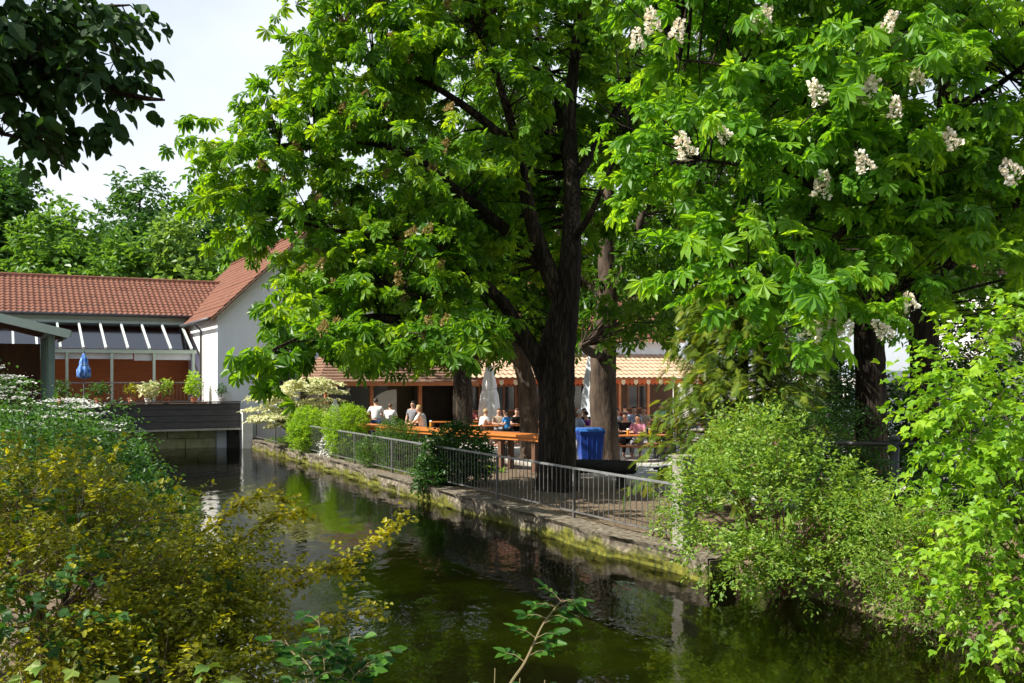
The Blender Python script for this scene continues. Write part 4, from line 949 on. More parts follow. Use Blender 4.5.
# ================================================================== PEOPLE
_pose_cache = {}
def skin_mesh(name, verts, edges, radii, root=0, sub=1):
    me = bpy.data.meshes.new(name); me.from_pydata(verts, edges, [])
    o = bpy.data.objects.new(name, me); COL.objects.link(o)
    o.modifiers.new('skin', 'SKIN')
    sv = me.skin_vertices[0].data
    for i, r in enumerate(radii):
        r = r if hasattr(r, '__len__') else (r, r)
        sv[i].radius = r; sv[i].use_root = (i == root)
    s = o.modifiers.new('sub', 'SUBSURF'); s.levels = sub; s.render_levels = sub
    dg = bpy.context.evaluated_depsgraph_get(); dg.update()
    m2 = bpy.data.meshes.new_from_object(o.evaluated_get(dg)); m2.name = name
    bpy.data.objects.remove(o); bpy.data.meshes.remove(me)
    for p in m2.polygons: p.use_smooth = True
    return m2
def pose_meshes(pose):
    if pose in _pose_cache: return _pose_cache[pose]
    if pose == 'stand':
        pel, lean = 0.95, 0.02
        J = dict(pel=(0, 0, .95), sp=(0, .01, 1.15), ch=(0, 0, 1.34), nk=(0, .0, 1.48), jaw=(0, .025, 1.56), hd=(0, .015, 1.64), tp=(0, .0, 1.70),
                 sh=(.18, -.01, 1.40), el=(.25, .02, 1.13), wr=(.22, .17, .98), hp=(.095, 0, .90), kn=(.105, .02, .49), an=(.105, -.03, .08), toe=(.125, .13, .035))
    elif pose == 'bar':
        J = dict(pel=(0, 0, .95), sp=(0, .04, 1.14), ch=(0, .10, 1.33), nk=(0, .15, 1.46), jaw=(0, .20, 1.53), hd=(0, .19, 1.61), tp=(0, .175, 1.67),
                 sh=(.18, .10, 1.39), el=(.27, .26, 1.16), wr=(.16, .48, 1.12), hp=(.095, 0, .90), kn=(.105, .03, .49), an=(.105, -.03, .08), toe=(.125, .13, .035))
    else:
        l = .16 if pose == 'lean' else .05
        J = dict(pel=(0, 0, .56), sp=(0, l * .3, .76), ch=(0, l * .8, .96), nk=(0, l + .02, 1.10), jaw=(0, l + .06, 1.18), hd=(0, l + .05, 1.26), tp=(0, l + .035, 1.32),
                 sh=(.18, l * .9, 1.02), el=(.26, l + .14, .79), wr=(.15, l + .38, .81), hp=(.095, .02, .545), kn=(.12, .43, .53), an=(.12, .38, .08), toe=(.13, .54, .035))
    def mir(p): return (-p[0], p[1], p[2])
    V, E, R = [], [], []
    def add(p, r, par=None):
        V.append(p); R.append(r); i = len(V) - 1
        if par is not None: E.append((par, i))
        return i
    a = add(J['pel'], (.15, .11)); b = add(J['sp'], (.14, .10), a); c = add(J['ch'], (.16, .11), b); d = add(J['nk'], .055, c)
    e = add(J['jaw'], (.062, .07), d); f = add(J['hd'], (.078, .092), e); g = add(J['tp'], (.06, .07), f)
    add((J['hd'][0], J['hd'][1] + .105, J['hd'][2] - .012), .014, f)
    for s in (1, -1):
        q = (lambda p: p) if s == 1 else mir
        add(q((.085, J['hd'][1] - .005, J['hd'][2] - .01)), .018, f)
        i = add(q(J['sh']), .065, c); j = add(q(J['el']), .045, i); k = add(q(J['wr']), .030, j)
        el, wr = Vector(q(J['el'])), Vector(q(J['wr'])); dd = (wr - el).normalized(); sd = dd.cross(Vector((0, 0, 1))).normalized()
        pm = add(tuple(wr + dd * .055), (.038, .02), k)
        for fi, (off, ln) in enumerate(((-.03, .075), (-.01, .088), (.01, .082), (.03, .065))):
            f1 = add(tuple(wr + dd * (.075 + ln * .45) + sd * off), .0095, pm); add(tuple(wr + dd * (.075 + ln * .9) + sd * off * 1.05 - Vector((0, 0, .018))), .008, f1)
        th = add(tuple(wr + dd * .045 + sd * -.045 * (1 if s == 1 else -1)), .011, k); add(tuple(wr + dd * .085 + sd * -.06 * (1 if s == 1 else -1)), .009, th)
        i = add(q(J['hp']), .095, a); j = add(q(J['kn']), .06, i); k = add(q(J['an']), .042, j); add(q(J['toe']), (.04, .03), k)
    body = skin_mesh('body', V, E, R)
    V, E, R = [], [], []
    low = tuple(np.array(J['pel']) + (0, 0, -.02))
    a = add(low, (.178, .14)); b = add(J['sp'], (.162, .122), a); c = add(J['ch'], (.178, .13), b); add(tuple(np.array(J['nk']) * .55 + np.array(J['ch']) * .45), (.085, .08), c)
    for s in (1, -1):
        q = (lambda p: p) if s == 1 else mir
        i = add(q(J['sh']), .082, c); add(q(tuple(np.array(J['sh']) * .25 + np.array(J['el']) * .75)), .064, i)
    shirt = skin_mesh('shirt', V, E, R)
    V, E, R = [], [], []
    a = add(tuple(np.array(J['pel']) + (0, 0, .0)), (.165, .125))
    for s in (1, -1):
        q = (lambda p: p) if s == 1 else mir
        i = add(q(J['hp']), .108, a); j = add(q(J['kn']), .077, i); add(q(tuple(np.array(J['kn']) * .12 + np.array(J['an']) * .88)), .06, j)
    tr = skin_mesh('trousers', V, E, R)
    _pose_cache[pose] = (body, shirt, tr, J); return _pose_cache[pose]
def person(px, Y, facing, pose, shirt, trousers, hair, label, scale=1.0, z=None, long_hair=False):
    x, y, _ = PG(px, Y); g = gh(x, y) if z is None else z
    body, sh, tr, J = pose_meshes(pose)
    t = thing('person', label, 'person', (x, y, g), math.radians(facing), 'people in the beer garden'); t.scale = (scale,) * 3
    def inst(name, me, m):
        o = bpy.data.objects.new(name, me); COL.objects.link(o); o.parent = t
        if not me.materials: me.materials.append(m)
        o.material_slots[0].link = 'OBJECT'; o.material_slots[0].material = m; return o
    bd = inst('body', body, M['skin'])
    inst('shirt', sh, M['cl_' + shirt]); inst('trousers', tr, M['cl_' + trousers])
    h = np.array(J['hd']); mb = MB()
    # hair: a cap over the back and top of the head
    prof = []; n, m = 14, 7; vs = []
    for i in range(m + 1):
        el = math.radians(90 - i * (105 / m))
        for j in range(n):
            az = 2 * PI * j / n; back = -math.sin(az)
            e2 = el if back > -0.35 else max(el, math.radians(35))
            vs.append((h[0] + .094 * math.cos(e2) * math.cos(az), h[1] - .006 + .108 * math.cos(e2) * math.sin(az), h[2] + .012 + .112 * math.sin(e2)))
    mb.add(vs, [(i * n + j, i * n + (j + 1) % n, (i + 1) * n + (j + 1) % n, (i + 1) * n + j) for i in range(m) for j in range(n)])
    if long_hair: mb.ball((h[0], h[1] - .07, h[2] - .12), .1, 10, 6, (1, .6, 1.5))
    mb.build('hair', M['hair_' + hair], t, smooth_=True)
    for s in (-1, 1):
        mb = MB(); mb.ball((h[0] + s * .033, h[1] + .088, h[2] + .012), .011, 8, 5); mb.build('eye', M['eye'], t)
    mb = MB(); mb.ball((h[0], h[1] + .092, h[2] - .052), .02, 8, 5, (1.1, .35, .3)); mb.build('mouth', M['cl_maroon'], t)
    return t
person(376, 36.6, 12, 'bar', 'white', 'navy', 'dark', 'standing man in white shirt and dark blue trousers, back turned, at the kiosk', 1.03)
person(389, 37.1, -10, 'bar', 'white', 'navy', 'brown', 'smaller person in white top standing right of the white shirted man at the kiosk', .92)
person(424, 31.4, 75, 'bar', 'white', 'grey', 'blond', 'person in white shirt leaning on the long orange counter by the dark shrub', .98)
person(413, 36.4, 160, 'stand', 'grey', 'black', 'dark', 'person in grey top standing in front of the pale arched panel of the kiosk', .96)
person(508, 37.0, 100, 'sit', 'blue', 'black', 'dark', 'person in bright blue shirt seated left of the great trunk', 1.02)
person(499, 38.3, 180, 'sit', 'beige', 'grey', 'brown', 'person in beige top seated between the folded parasol and the blue shirted person', 1.0)
person(481, 37.4, -60, 'lean', 'white', 'beige', 'blond', 'person in white leaning at the table in front of the white folded parasol', 1.0)
person(577, 34.5, -70, 'sit', 'lightblue', 'grey', 'white', 'white haired person in pale blue shirt seated behind the bin', 1.06)
person(591, 34.8, 60, 'lean', 'purple', 'black', 'dark', 'person in purple top seated at the table behind the bin', 1.0)
person(598, 33.7, 0, 'lean', 'turquoise', 'navy', 'brown', 'person in turquoise top bending low just above the bin lid', .85)
person(584, 36.1, 180, 'sit', 'black', 'black', 'dark', 'person in black seated behind the purple dressed person', 1.05)
person(638, 32.1, 165, 'sit', 'pink', 'grey', 'dark', 'person in pink top with dark hair seated at the table right of the bin', 1.0, long_hair=True)
person(624, 32.2, 190, 'sit', 'black', 'black', 'brown', 'person in black top seated left of the pink dressed person', 1.04)
person(634, 37.8, 175, 'sit', 'lightblue', 'navy', 'dark', 'person in pale blue top seated in the second row behind the pink dressed person', 1.06)
person(643, 38.0, 185, 'sit', 'beige', 'grey', 'dark', 'person in beige top seated in the second row, right of the pale blue top', 1.04)
person(655, 34.0, 200, 'lean', 'maroon', 'navy', 'brown', 'person in dark red top bending over the table right of the pink dressed person', 1.0)
person(668, 37.4, 170, 'sit', 'white', 'navy', 'blond', 'fair haired person in white top in the second row beside the conifer', 1.02)
person(617, 37.4, 175, 'sit', 'grey', 'navy', 'dark', 'person in grey top in the second row just right of the second trunk', 1.02)
person(626, 41.6, 20, 'sit', 'maroon', 'black', 'dark', 'person in dark red top near the porch, right of the second trunk', 1.02)
person(660, 42.9, 190, 'sit', 'turquoise', 'navy', 'brown', 'person in turquoise top at the farthest table near the porch', 1.02)
person(516, 37.9, 200, 'sit', 'black', 'black', 'brown', 'person in black top right of the bright blue shirt', 1.0)
person(471, 41.2, 180, 'sit', 'maroon', 'black', 'dark', 'person in dark red top beside the kiosk corner trunk', 1.0)
person(876, 19.6, 70, 'sit', 'red', 'black', 'dark', 'person in red top beside the dark trunk behind the right railing', 1.0)
person(855, 20.2, 200, 'sit', 'orange', 'black', 'brown', 'person in orange top left of the dark trunk behind the right railing', 1.0)

# white van behind the right trees
def build_van():
    x, y, _ = PG(838, 27.5); g = gh(x + 2, y)
    t = thing('parked_van', 'white parked van glimpsed between the two trunks on the right', 'van', (x, y, g), math.radians(3))
    prof = [(0, .35), (0, 1.0), (.1, 1.12), (.95, 1.28), (1.55, 1.95), (1.8, 2.05), (4.6, 2.08), (4.85, 1.95), (4.95, 1.0), (4.95, .35)]
    mb = MB(); mb.prism(prof, 'y', 0, 1.85); mb.build('body', M['van_white'], t, bevel=.04)
    mb = MB(); mb.prism([(1.15, 1.3), (1.62, 1.86), (2.2, 1.9), (2.2, 1.3)], 'y', -0.012, 0.01); mb.build('window', M['glass_dark'], t)
    mb = MB(); mb.prism([(2.35, 1.3), (2.35, 1.9), (3.4, 1.92), (3.4, 1.3)], 'y', -0.012, 0.01); mb.build('window', M['glass_dark'], t)
    mb = MB(); mb.prism([(3.55, 1.3), (3.55, 1.92), (4.6, 1.92), (4.75, 1.3)], 'y', -0.012, 0.01); mb.build('window', M['glass_dark'], t)
    mb = MB(); mb.add([(.92, .15, 1.3), (.92, 1.7, 1.3), (1.5, 1.62, 1.93), (1.5, .23, 1.93)], [(0, 1, 2, 3)]); mb.add([(.94, .15, 1.27), (.94, 1.7, 1.27), (1.53, 1.62, 1.9), (1.53, .23, 1.9)], [(3, 2, 1, 0)]); mb.build('windscreen', M['glass_dark'], t)
    mb = MB(); mb.box(-.06, .05, 0.05, 1.8, .38, .62); mb.build('bumper', M['rubber'], t, bevel=.02)
    for yy in (0.12, 1.48):
        mb = MB(); mb.box(-.03, .08, yy, yy + .26, .75, .95); mb.build('headlight', M['glass'], t, bevel=.02)
    for xx in (.95, 3.95):
        for yy in (-.03, 1.66):
            mb = MB(); mb.lathe([(.2, 0), (.33, .02), (.34, .11), (.33, .2), (.2, .22)], 20); w = mb.build('tyre', M['rubber'], t); w.rotation_euler = (PI / 2, 0, 0); w.location = (xx, yy + .22, .33)
            mb = MB(); mb.lathe([(.02, -.01), (.2, -.01), (.2, .05), (.02, .05)], 16); r = mb.build('rim', M['galv'], w); r.location = (0, 0, .17)
    mb = MB(); mb.box(2.25, 2.28, -.006, .0, .5, 1.28); mb.build('door_seam', M['rubber'], t)
    mb = MB(); mb.box(1.95, 2.15, -.035, .0, 1.08, 1.13); mb.build('door_handle', M['rubber'], t)
    mb = MB(); mb.box(1.05, 1.2, -.2, -.02, 1.28, 1.48); mb.build('wing_mirror', M['rubber'], t, bevel=.02)
build_van()
# ================================================================== VEGETATION
def finish_tree(name, label, cat, base, trunk_mb, bark, leaf_parts, lm, group=None, extra=None):
    t = thing(name, label, cat, tuple(base), 0, group)
    trunk_mb.build('trunk', bark, t, origin=base, smooth_=True)
    V, F, R = merge(leaf_parts)
    link_mesh('crown', np_mesh('crown', V - np.array(base), F, R), lm, t)
    return t
def panicle(n=110, h=.27, r=.085):
    """upright chestnut flower: many small blossoms on a cone"""
    z = (np.arange(n) / n) ** 1.1; a = RNG.random(n) * 2 * PI; rr = r * (1 - .75 * z) * RNG.uniform(.45, 1.05, n)
    pos = np.stack([rr * np.cos(a), rr * np.sin(a), z * h], 1)
    ax = np.stack([np.cos(a), np.sin(a), RNG.uniform(-.2, .6, n)], 1); nr = RNG.normal(size=(n, 3))
    V, F, R = bake(leaf_tpl(.42, .5, .15, .2, .9), pos, ax, nr, RNG.uniform(.034, .054, n)); return np_mesh('flower_candle', V, F, R)
CAND = [panicle() for _ in range(3)]
SPENT = [panicle(60, .2, .06) for _ in range(2)]
def add_candles(t, base, places, meshes, m, scale=1.0, name='flower_candle'):
    for i, p in enumerate(places):
        me = meshes[i % len(meshes)]; o = link_mesh(name, me, m, t); o.location = tuple(np.array(p) - np.array(base))
        o.rotation_euler = (random.uniform(-.6, .6), random.uniform(-.7, .7), random.random() * 6); s = scale * random.uniform(.8, 1.2); o.scale = (s, s, s)

def chestnut_leaves(ells, nb, K, L, size, tpl=T_PALM7, shell=.42, zmin=.8, voids=2.8, **kw):
    c, g = blob_points(ells, nb, shell, zmin, voids)
    d = g * np.array([1, 1, .35]) + RNG.normal(0, .35, g.shape)
    n2 = len(c) // 2; alt = T_PALM7B if tpl is T_PALM7 else T_PALM5B         # flat and hanging, folded leaves mixed
    kw = dict(droop=.3, jit=.05, svar=(.45, 1.2), **kw)
    return c, merge([sprays(c[:n2], d[:n2], K, L, size, tpl, up=1.1, leafdroop=.45, **kw), sprays(c[n2:], d[n2:], K, L, size, alt, up=.9, leafdroop=.75, **kw)])

def main_chestnut():
    bx, by, _ = PG(557, 22.8); base = (bx, by, 0.0); S = []; mb = MB()
    q = lambda px, py, Y=22.8: tuple(P(px, py, Y))
    # trunk with root flare
    trunk = [(bx, by, -.1), (bx, by, .25), (bx, by, .9), q(557, 400), q(558, 350), q(566, 300), q(571, 250), q(572, 190, 23.2), q(570, 110, 23.5), q(577, 30, 23.6), q(580, -70, 23.6)]
    c = catmull(trunk, 5); rr = np.interp(np.linspace(0, 1, len(c)), [0, .05, .12, .3, .42, .5, .62, .8, 1], [.68, .55, .45, .41, .40, .31, .22, .15, .06])
    mb.tube(c, list(rr), 18, True, .09); S += [tuple(p) for p in c[20:]]
    L = lambda pts, a, b, n=9: limb(mb, pts, a, b, n, 5, .12, S)
    L([q(548, 385), q(532, 350, 22.6), q(505, 325, 22.4), q(465, 318, 22.0), q(420, 322, 21.4), q(370, 318, 20.8), q(320, 330, 20.4), q(270, 352, 18.1), q(235, 372, 16.6)], .22, .022)
    L([q(566, 310), q(545, 262, 22.6), q(530, 215, 22.5), q(518, 150, 22.4), q(498, 80, 22.2), q(470, 20, 22)], .24, .04)
    L([q(530, 345, 22.6), q(500, 300, 22.2), q(455, 262, 21.8), q(420, 240, 21.6), q(360, 235, 21.6), q(290, 220, 21.6)], .17, .025)
    L([q(540, 265), q(500, 225, 22), q(450, 185, 21.6), q(400, 150, 21.6), q(330, 140, 21.6), q(255, 150, 21.5)], .15, .025)
    L([q(518, 150, 22.4), q(470, 110, 22), q(420, 80, 21.8), q(350, 60, 21.8)], .12, .025)
    L([q(573, 180, 23.2), q(600, 140, 23.6), q(625, 90, 24), q(640, 30, 24)], .14, .03)
    L([q(570, 245), q(590, 215, 22), q(610, 170, 21.5), q(630, 130, 21.3)], .10, .02)
    L([q(572, 200, 23.2), q(560, 120, 24.5), q(540, 40, 25.5), q(520, -40, 26)], .15, .03)
    L([q(420, 322, 21.4), q(400, 345, 20.6), q(380, 352, 19.9)], .06, .015)
    L([q(465, 318, 22.0), q(430, 300, 21), q(390, 290, 20.5)], .08, .02)
    E = [PE(365, 45, 21.8, 1.85, 2, 1.7), PE(258, 152, 21.5, 1.45, 1.6, .9), PE(228, 195, 21.5, .75, 1.0, .55), PE(300, 215, 21.6, 1.7, 1.9, .9), PE(390, 285, 20.6, 1.6, 1.6, 1.1),
         PE(300, 105, 21.6, 1.2, 1.4, .9), PE(325, 292, 20.4, .9, .9, .6), PE(345, 268, 20.8, .9, .9, .6), PE(278, 352, 16.8, .72, .8, .34), PE(245, 385, 16.4, .26, .3, .28), PE(308, 342, 17.6, .75, .8, .36), PE(255, 360, 16.4, .42, .5, .3), PE(398, 338, 18.2, 1.35, 1.1, .42), PE(430, 120, 21.6, 2.3, 2.6, 2.3), PE(335, 330, 18.4, .9, .9, .42),
         PE(510, 50, 24.6, 2.4, 2.4, 2.4), PE(445, 215, 22.2, 1.6, 2.0, 1.5), PE(610, 90, 25.2, 1.9, 2.2, 2.2), PE(500, 190, 24.6, 1.6, 1.5, 1.3), PE(520, 95, 21.0, 1.0, .8, .6), PE(600, 40, 21.6, .9, .9, .6), PE(480, 20, 20.8, 1.2, 1, .7), PE(440, -70, 22.5, 3.6, 3.6, 2.2), PE(580, -90, 23.6, 3.4, 3.6, 2.6),
         PE(485, 325, 20.8, .9, .9, .4), PE(440, 335, 20.2, .9, .8, .42), PE(560, 150, 25.5, 2.6, 1.8, 2.5), PE(470, 250, 25, 2.4, 1.6, 2.2)]
    c, lp = chestnut_leaves(E, 2700, 7, .60, .245)
    twigs(mb, S, c, .022, 4, share=.6)
    t = finish_tree('chestnut_tree', 'great horse chestnut with thick dark trunk standing by the fence in the centre', 'tree', base, mb, M['bark'], [lp], M['chestnut'], 'horse chestnut trees')
    # faded flower spikes, mostly on the left part of the crown
    pts = c[(c[:, 1] < 21.6) & (c[:, 0] < -.6) & (c[:, 2] > 3)][:85]
    add_candles(t, base, pts + np.array([0, 0, .1]), SPENT, M['spent'], 1.25, 'faded_flower_spike')
main_chestnut()

def second_chestnut():
    bx, by, _ = PG(605, 30.0); base = (bx, by, 0.0); S = []; mb = MB(); q = lambda px, py, Y=30.0: tuple(P(px, py, Y))
    trunk = [(bx, by, -.1), (bx, by, .3), q(604, 420), q(603, 370), q(605, 330), q(608, 295), q(606, 240, 30.3), q(610, 160, 30.5), q(615, 60, 30.5)]
    c = catmull(trunk, 5); mb.tube(c, list(np.interp(np.linspace(0, 1, len(c)), [0, .08, .2, .5, .7, 1], [.56, .46, .42, .36, .26, .06])), 16, True, .12); S += [tuple(p) for p in c[18:]]
    L = lambda pts, a, b: limb(mb, pts, a, b, 8, 5, .1, S)
    L([q(608, 300), q(630, 255), q(642, 215), q(660, 160), q(680, 90)], .2, .03)
    L([q(606, 325), q(640, 297, 29.5), q(665, 285, 29), q(700, 292, 28.6), q(740, 290, 28.4)], .13, .02)
    L([q(604, 355), q(590, 352, 29), q(582, 345, 28.4)], .16, .11)
    L([q(606, 250, 30.3), q(580, 200, 31), q(560, 150, 31)], .16, .03)
    L([q(608, 300), q(560, 260, 32), q(500, 240, 33), q(450, 230, 33.5)], .14, .03)
    E = [PE(650, 120, 30, 3.2, 3, 3), PE(720, 190, 29, 2.4, 2.2, 1.8), PE(680, 255, 28.5, 1.6, 1.4, .8), PE(600, 210, 32, 3, 2, 1.8), PE(540, 260, 33, 2.5, 2, 1.5), PE(560, 60, 32, 3, 3, 3), PE(720, 60, 30, 3, 3, 3), PE(480, 250, 33.5, 2.6, 2, 1.6), PE(420, 240, 34, 2.6, 2, 1.8), PE(760, 270, 28.4, 1.5, 1.2, .7), PE(450, 120, 34, 4, 2.5, 3), PE(635, 285, 31, 1.7, 1.2, .8), PE(690, 305, 28, 1.4, 1, .55), PE(560, 300, 33, 2.2, 1.2, .8), PE(660, 330, 29, 1.0, .8, .3), PE(650, 318, 26, 1.4, 1, .6), PE(600, 322, 28, .8, .8, .35), PE(610, 300, 28, .9, .8, .5)]
    c, lp = chestnut_leaves(E, 2800, 6, .7, .26, T_PALM5)
    twigs(mb, S, c, .022, 4, share=.5)
    finish_tree('chestnut_tree', 'horse chestnut with paler patched bark just behind the blue bin', 'tree', base, mb, M['bark_pale'], [lp], M['chestnut_dark'], 'horse chestnut trees')
second_chestnut()

def slender_trees():
    # leaning stem with pale foot behind the counter
    bx, by, _ = PG(529, 31.5); base = (bx, by, 0.0); S = []; mb = MB(); q = lambda px, py, Y=31.5: tuple(P(px, py, Y))
    c = catmull([(bx, by, -.1), (bx, by, .3), q(529, 430), q(528, 390), q(520, 360), q(508, 338), q(498, 300), q(490, 240), q(480, 150)], 5)
    mb.tube(c, list(np.interp(np.linspace(0, 1, len(c)), [0, .1, .3, .6, 1], [.36, .28, .30, .26, .06])), 12, True, .1); S += [tuple(p) for p in c[15:]]
    limb(mb, [q(505, 342), q(490, 352, 31), q(475, 358, 30.8), q(462, 352, 30.6)], .1, .03, 7, 5, .1, S)
    c, lp = chestnut_leaves([PE(480, 200, 32, 2.6, 2, 2), PE(440, 290, 31, 2, 1.6, 1.0), PE(400, 230, 32, 2.6, 2, 1.8), PE(455, 335, 30.8, .9, .8, .4), PE(350, 260, 32, 2.3, 1.6, 1.3), PE(425, 336, 33, 1.6, 1.2, .6), PE(365, 338, 34, 1.6, 1.2, .6), PE(505, 326, 34, 1.5, 1.2, .65), PE(545, 310, 34, 1.5, 1.2, .7)], 900, 6, .65, .24, T_PALM5)
    c3, lp3 = chestnut_leaves([PE(425, 346, 32.5, 1.5, 1.2, .55), PE(470, 340, 33, 1.2, 1.2, .5), PE(508, 338, 33, 1.1, 1.2, .4), PE(380, 345, 33, 1.2, 1, .5), PE(545, 335, 33.5, 1.3, 1.2, .5)], 330, 6, .6, .24, T_PALM5, voids=0)
    c = np.concatenate([c, c3]); lp = merge([lp, lp3])
    twigs(mb, S, c, .02, 4, share=.5)
    finish_tree('chestnut_tree', 'leaning tree with pale foot just left of the great trunk', 'tree', base, mb, M['bark_pale'], [lp], M['chestnut_dark'], 'horse chestnut trees')
    bx, by, _ = PG(463, 39.5); base = (bx, by, 0.0); S = []; mb = MB(); q = lambda px, py, Y=39.5: tuple(P(px, py, Y))
    c = catmull([(bx, by, -.1), (bx, by, .4), q(463, 400), q(462, 370), q(459, 340), q(462, 280), q(460, 180)], 5)
    mb.tube(c, list(np.interp(np.linspace(0, 1, len(c)), [0, .1, .4, .6, 1], [.5, .42, .38, .3, .06])), 12, True, .1); S += [tuple(p) for p in c[12:]]
    limb(mb, [q(461, 360), q(450, 340), q(430, 325), q(400, 300)], .12, .03, 7, 5, .1, S)
    c, lp = chestnut_leaves([PE(460, 200, 40, 4, 3, 3), PE(400, 280, 39, 3, 2, 1.8), PE(380, 190, 40, 3, 2.5, 2.2), PE(500, 300, 40, 2, 1.5, 1.2)], 420, 6, .8, .27, T_PALM5)
    twigs(mb, S, c, .022, 4, share=.5)
    finish_tree('chestnut_tree', 'tree with dark straight trunk at the right corner of the kiosk', 'tree', base, mb, M['bark'], [lp], M['chestnut_dark'], 'horse chestnut trees')
slender_trees()

def right_chestnut():
    bx, by, _ = PG(927, 16.0); g = gh(bx, by); base = (bx, by, g); S = []; mb = MB(); q = lambda px, py, Y=16.0: tuple(P(px, py, Y))
    c = catmull([(bx, by, g - .1), (bx, by, g + .3), q(926, 430), q(924, 360), q(925, 300), q(934, 230), q(940, 170), q(948, 90), q(955, 0), q(958, -110)], 5)
    mb.tube(c, list(np.interp(np.linspace(0, 1, len(c)), [0, .08, .2, .5, .7, 1], [.34, .25, .21, .23, .17, .05])), 14, True, .1); S += [tuple(p) for p in c[18:]]
    L = lambda pts, a, b: limb(mb, pts, a, b, 8, 5, .1, S)
    L([q(932, 278), q(965, 248, 15.8), q(1000, 215, 15.6), q(1050, 185, 15.4), q(1100, 170, 15.2)], .13, .04)
    L([q(936, 210), q(985, 200, 16.4), q(1030, 260, 17), q(1060, 280, 17)], .08, .03)
    L([q(928, 280), q(895, 235, 15.2), q(862, 215, 14.6), q(820, 190, 14.2), q(770, 170, 14), q(700, 160, 14)], .10, .018)
    L([q(940, 170), q(890, 140, 15), q(840, 60, 14.6), q(812, 10, 14.4)], .12, .03)
    L([q(862, 215, 14.6), q(820, 250, 13.8), q(780, 275, 13.5), q(730, 290, 13.4)], .06, .014)
    L([q(890, 140, 15), q(820, 110, 14.4), q(740, 70, 14.3), q(680, 60, 14.4)], .07, .014)
    L([q(945, 110), q(990, 90, 15), q(1030, 60, 14.5)], .09, .02)
    L([q(930, 250), q(900, 290, 15), q(860, 310, 13.8), q(820, 325, 13.2)], .06, .014)
    E = [PE(735, 55, 14.4, 1.5, 1.4, 1.0), PE(690, 165, 14, 1.1, 1.2, .75), PE(650, 130, 14, .6, .7, .45), PE(755, 270, 13.5, 1.35, 1.1, .75), PE(790, 325, 13.1, 1.0, .8, .33), PE(860, 80, 13.6, 1.6, 1.3, 1.2), PE(840, 180, 14, 1.3, 1.1, 1.0),
         PE(930, 190, 14.2, 1.4, 1.2, 1.2), PE(1005, 80, 14, 1.5, 1.4, 1.3), PE(885, 260, 14.2, 1.2, 1.0, .8), PE(1000, 190, 14.4, 1.0, 1.0, .8), PE(850, -60, 14.8, 3, 2.6, 1.4), PE(700, -50, 15, 1.9, 1.8, 1.1), PE(985, -50, 15, 2, 2, 1.3), PE(1080, 150, 15, 1.6, 1.6, 1.6), PE(1050, 300, 15.5, .8, 1, .7), PE(870, 318, 13.3, .6, .5, .28)]
    c, lp = chestnut_leaves(E, 1450, 6, .46, .222)
    twigs(mb, S, c, .014, 4, share=.7)
    t = finish_tree('chestnut_tree', 'flowering horse chestnut with white candles leaning over the right bank', 'tree', base, mb, M['bark'], [lp], M['chestnut_fresh'], 'horse chestnut trees')
    fl = [(863, 88, 12.4), (895, 108, 12.3), (884, 22, 12.3), (727, 130, 12.9), (822, 92, 12.6), (958, 138, 12.6), (1018, 168, 12.6), (868, 162, 12.6), (655, 22, 13.2), (638, 38, 13.2), (760, 18, 13.0), (918, 75, 12.6), (912, 300, 12.9), (842, 330, 12.5), (810, 330, 12.5), (888, 327, 12.7), (820, 188, 13), (690, 148, 13), (600 + 75, 30, 13.2), (835, 325, 12.55), (855, 92, 12.45)]
    add_candles(t, base, [P(a, b + 10, Y) for a, b, Y in fl], CAND, M['candle'], 1.12)
    # second, darker trunk behind
    bx, by, _ = PG(871, 18.6); g = gh(bx, by); base = (bx, by, g); S = []; mb = MB(); q = lambda px, py, Y=18.6: tuple(P(px, py, Y))
    c = catmull([(bx, by, g - .1), (bx, by, g + .3), q(871, 410), q(870, 360), q(868, 310), q(862, 240), q(850, 160, 19), q(840, 60, 19.4), q(835, -40, 19.5)], 5)
    mb.tube(c, list(np.interp(np.linspace(0, 1, len(c)), [0, .08, .2, .5, .7, 1], [.44, .34, .29, .26, .18, .05])), 14, True, .1); S += [tuple(p) for p in c[18:]]
    L = lambda pts, a, b: limb(mb, pts, a, b, 8, 5, .1, S)
    L([q(866, 290), q(830, 230, 18.5), q(790, 170, 18.5), q(770, 90, 18.6)], .13, .03)
    L([q(862, 240), q(910, 190, 19), q(960, 150, 19.5), q(1010, 130, 20)], .12, .03)
    E = [PE(780, 110, 19, 2.3, 2, 2.0), PE(850, 40, 19.5, 2.6, 2, 2.2), PE(820, 230, 18.6, 1.7, 1.4, 1.1), PE(900, 260, 19, 1.6, 1.5, 1.0), PE(970, 120, 20, 2.4, 2, 2), PE(760, 230, 18.6, 1.3, 1.2, .9), PE(990, 250, 20, 1.0, 1.2, 1.0)]
    c, lp = chestnut_leaves(E, 1000, 6, .55, .22)
    twigs(mb, S, c, .016, 4, share=.6)
    finish_tree('chestnut_tree', 'shaded horse chestnut with dark trunk left of the slim flowering one', 'tree', base, mb, M['bark'], [lp], M['chestnut_dark'], 'horse chestnut trees')
right_chestnut()

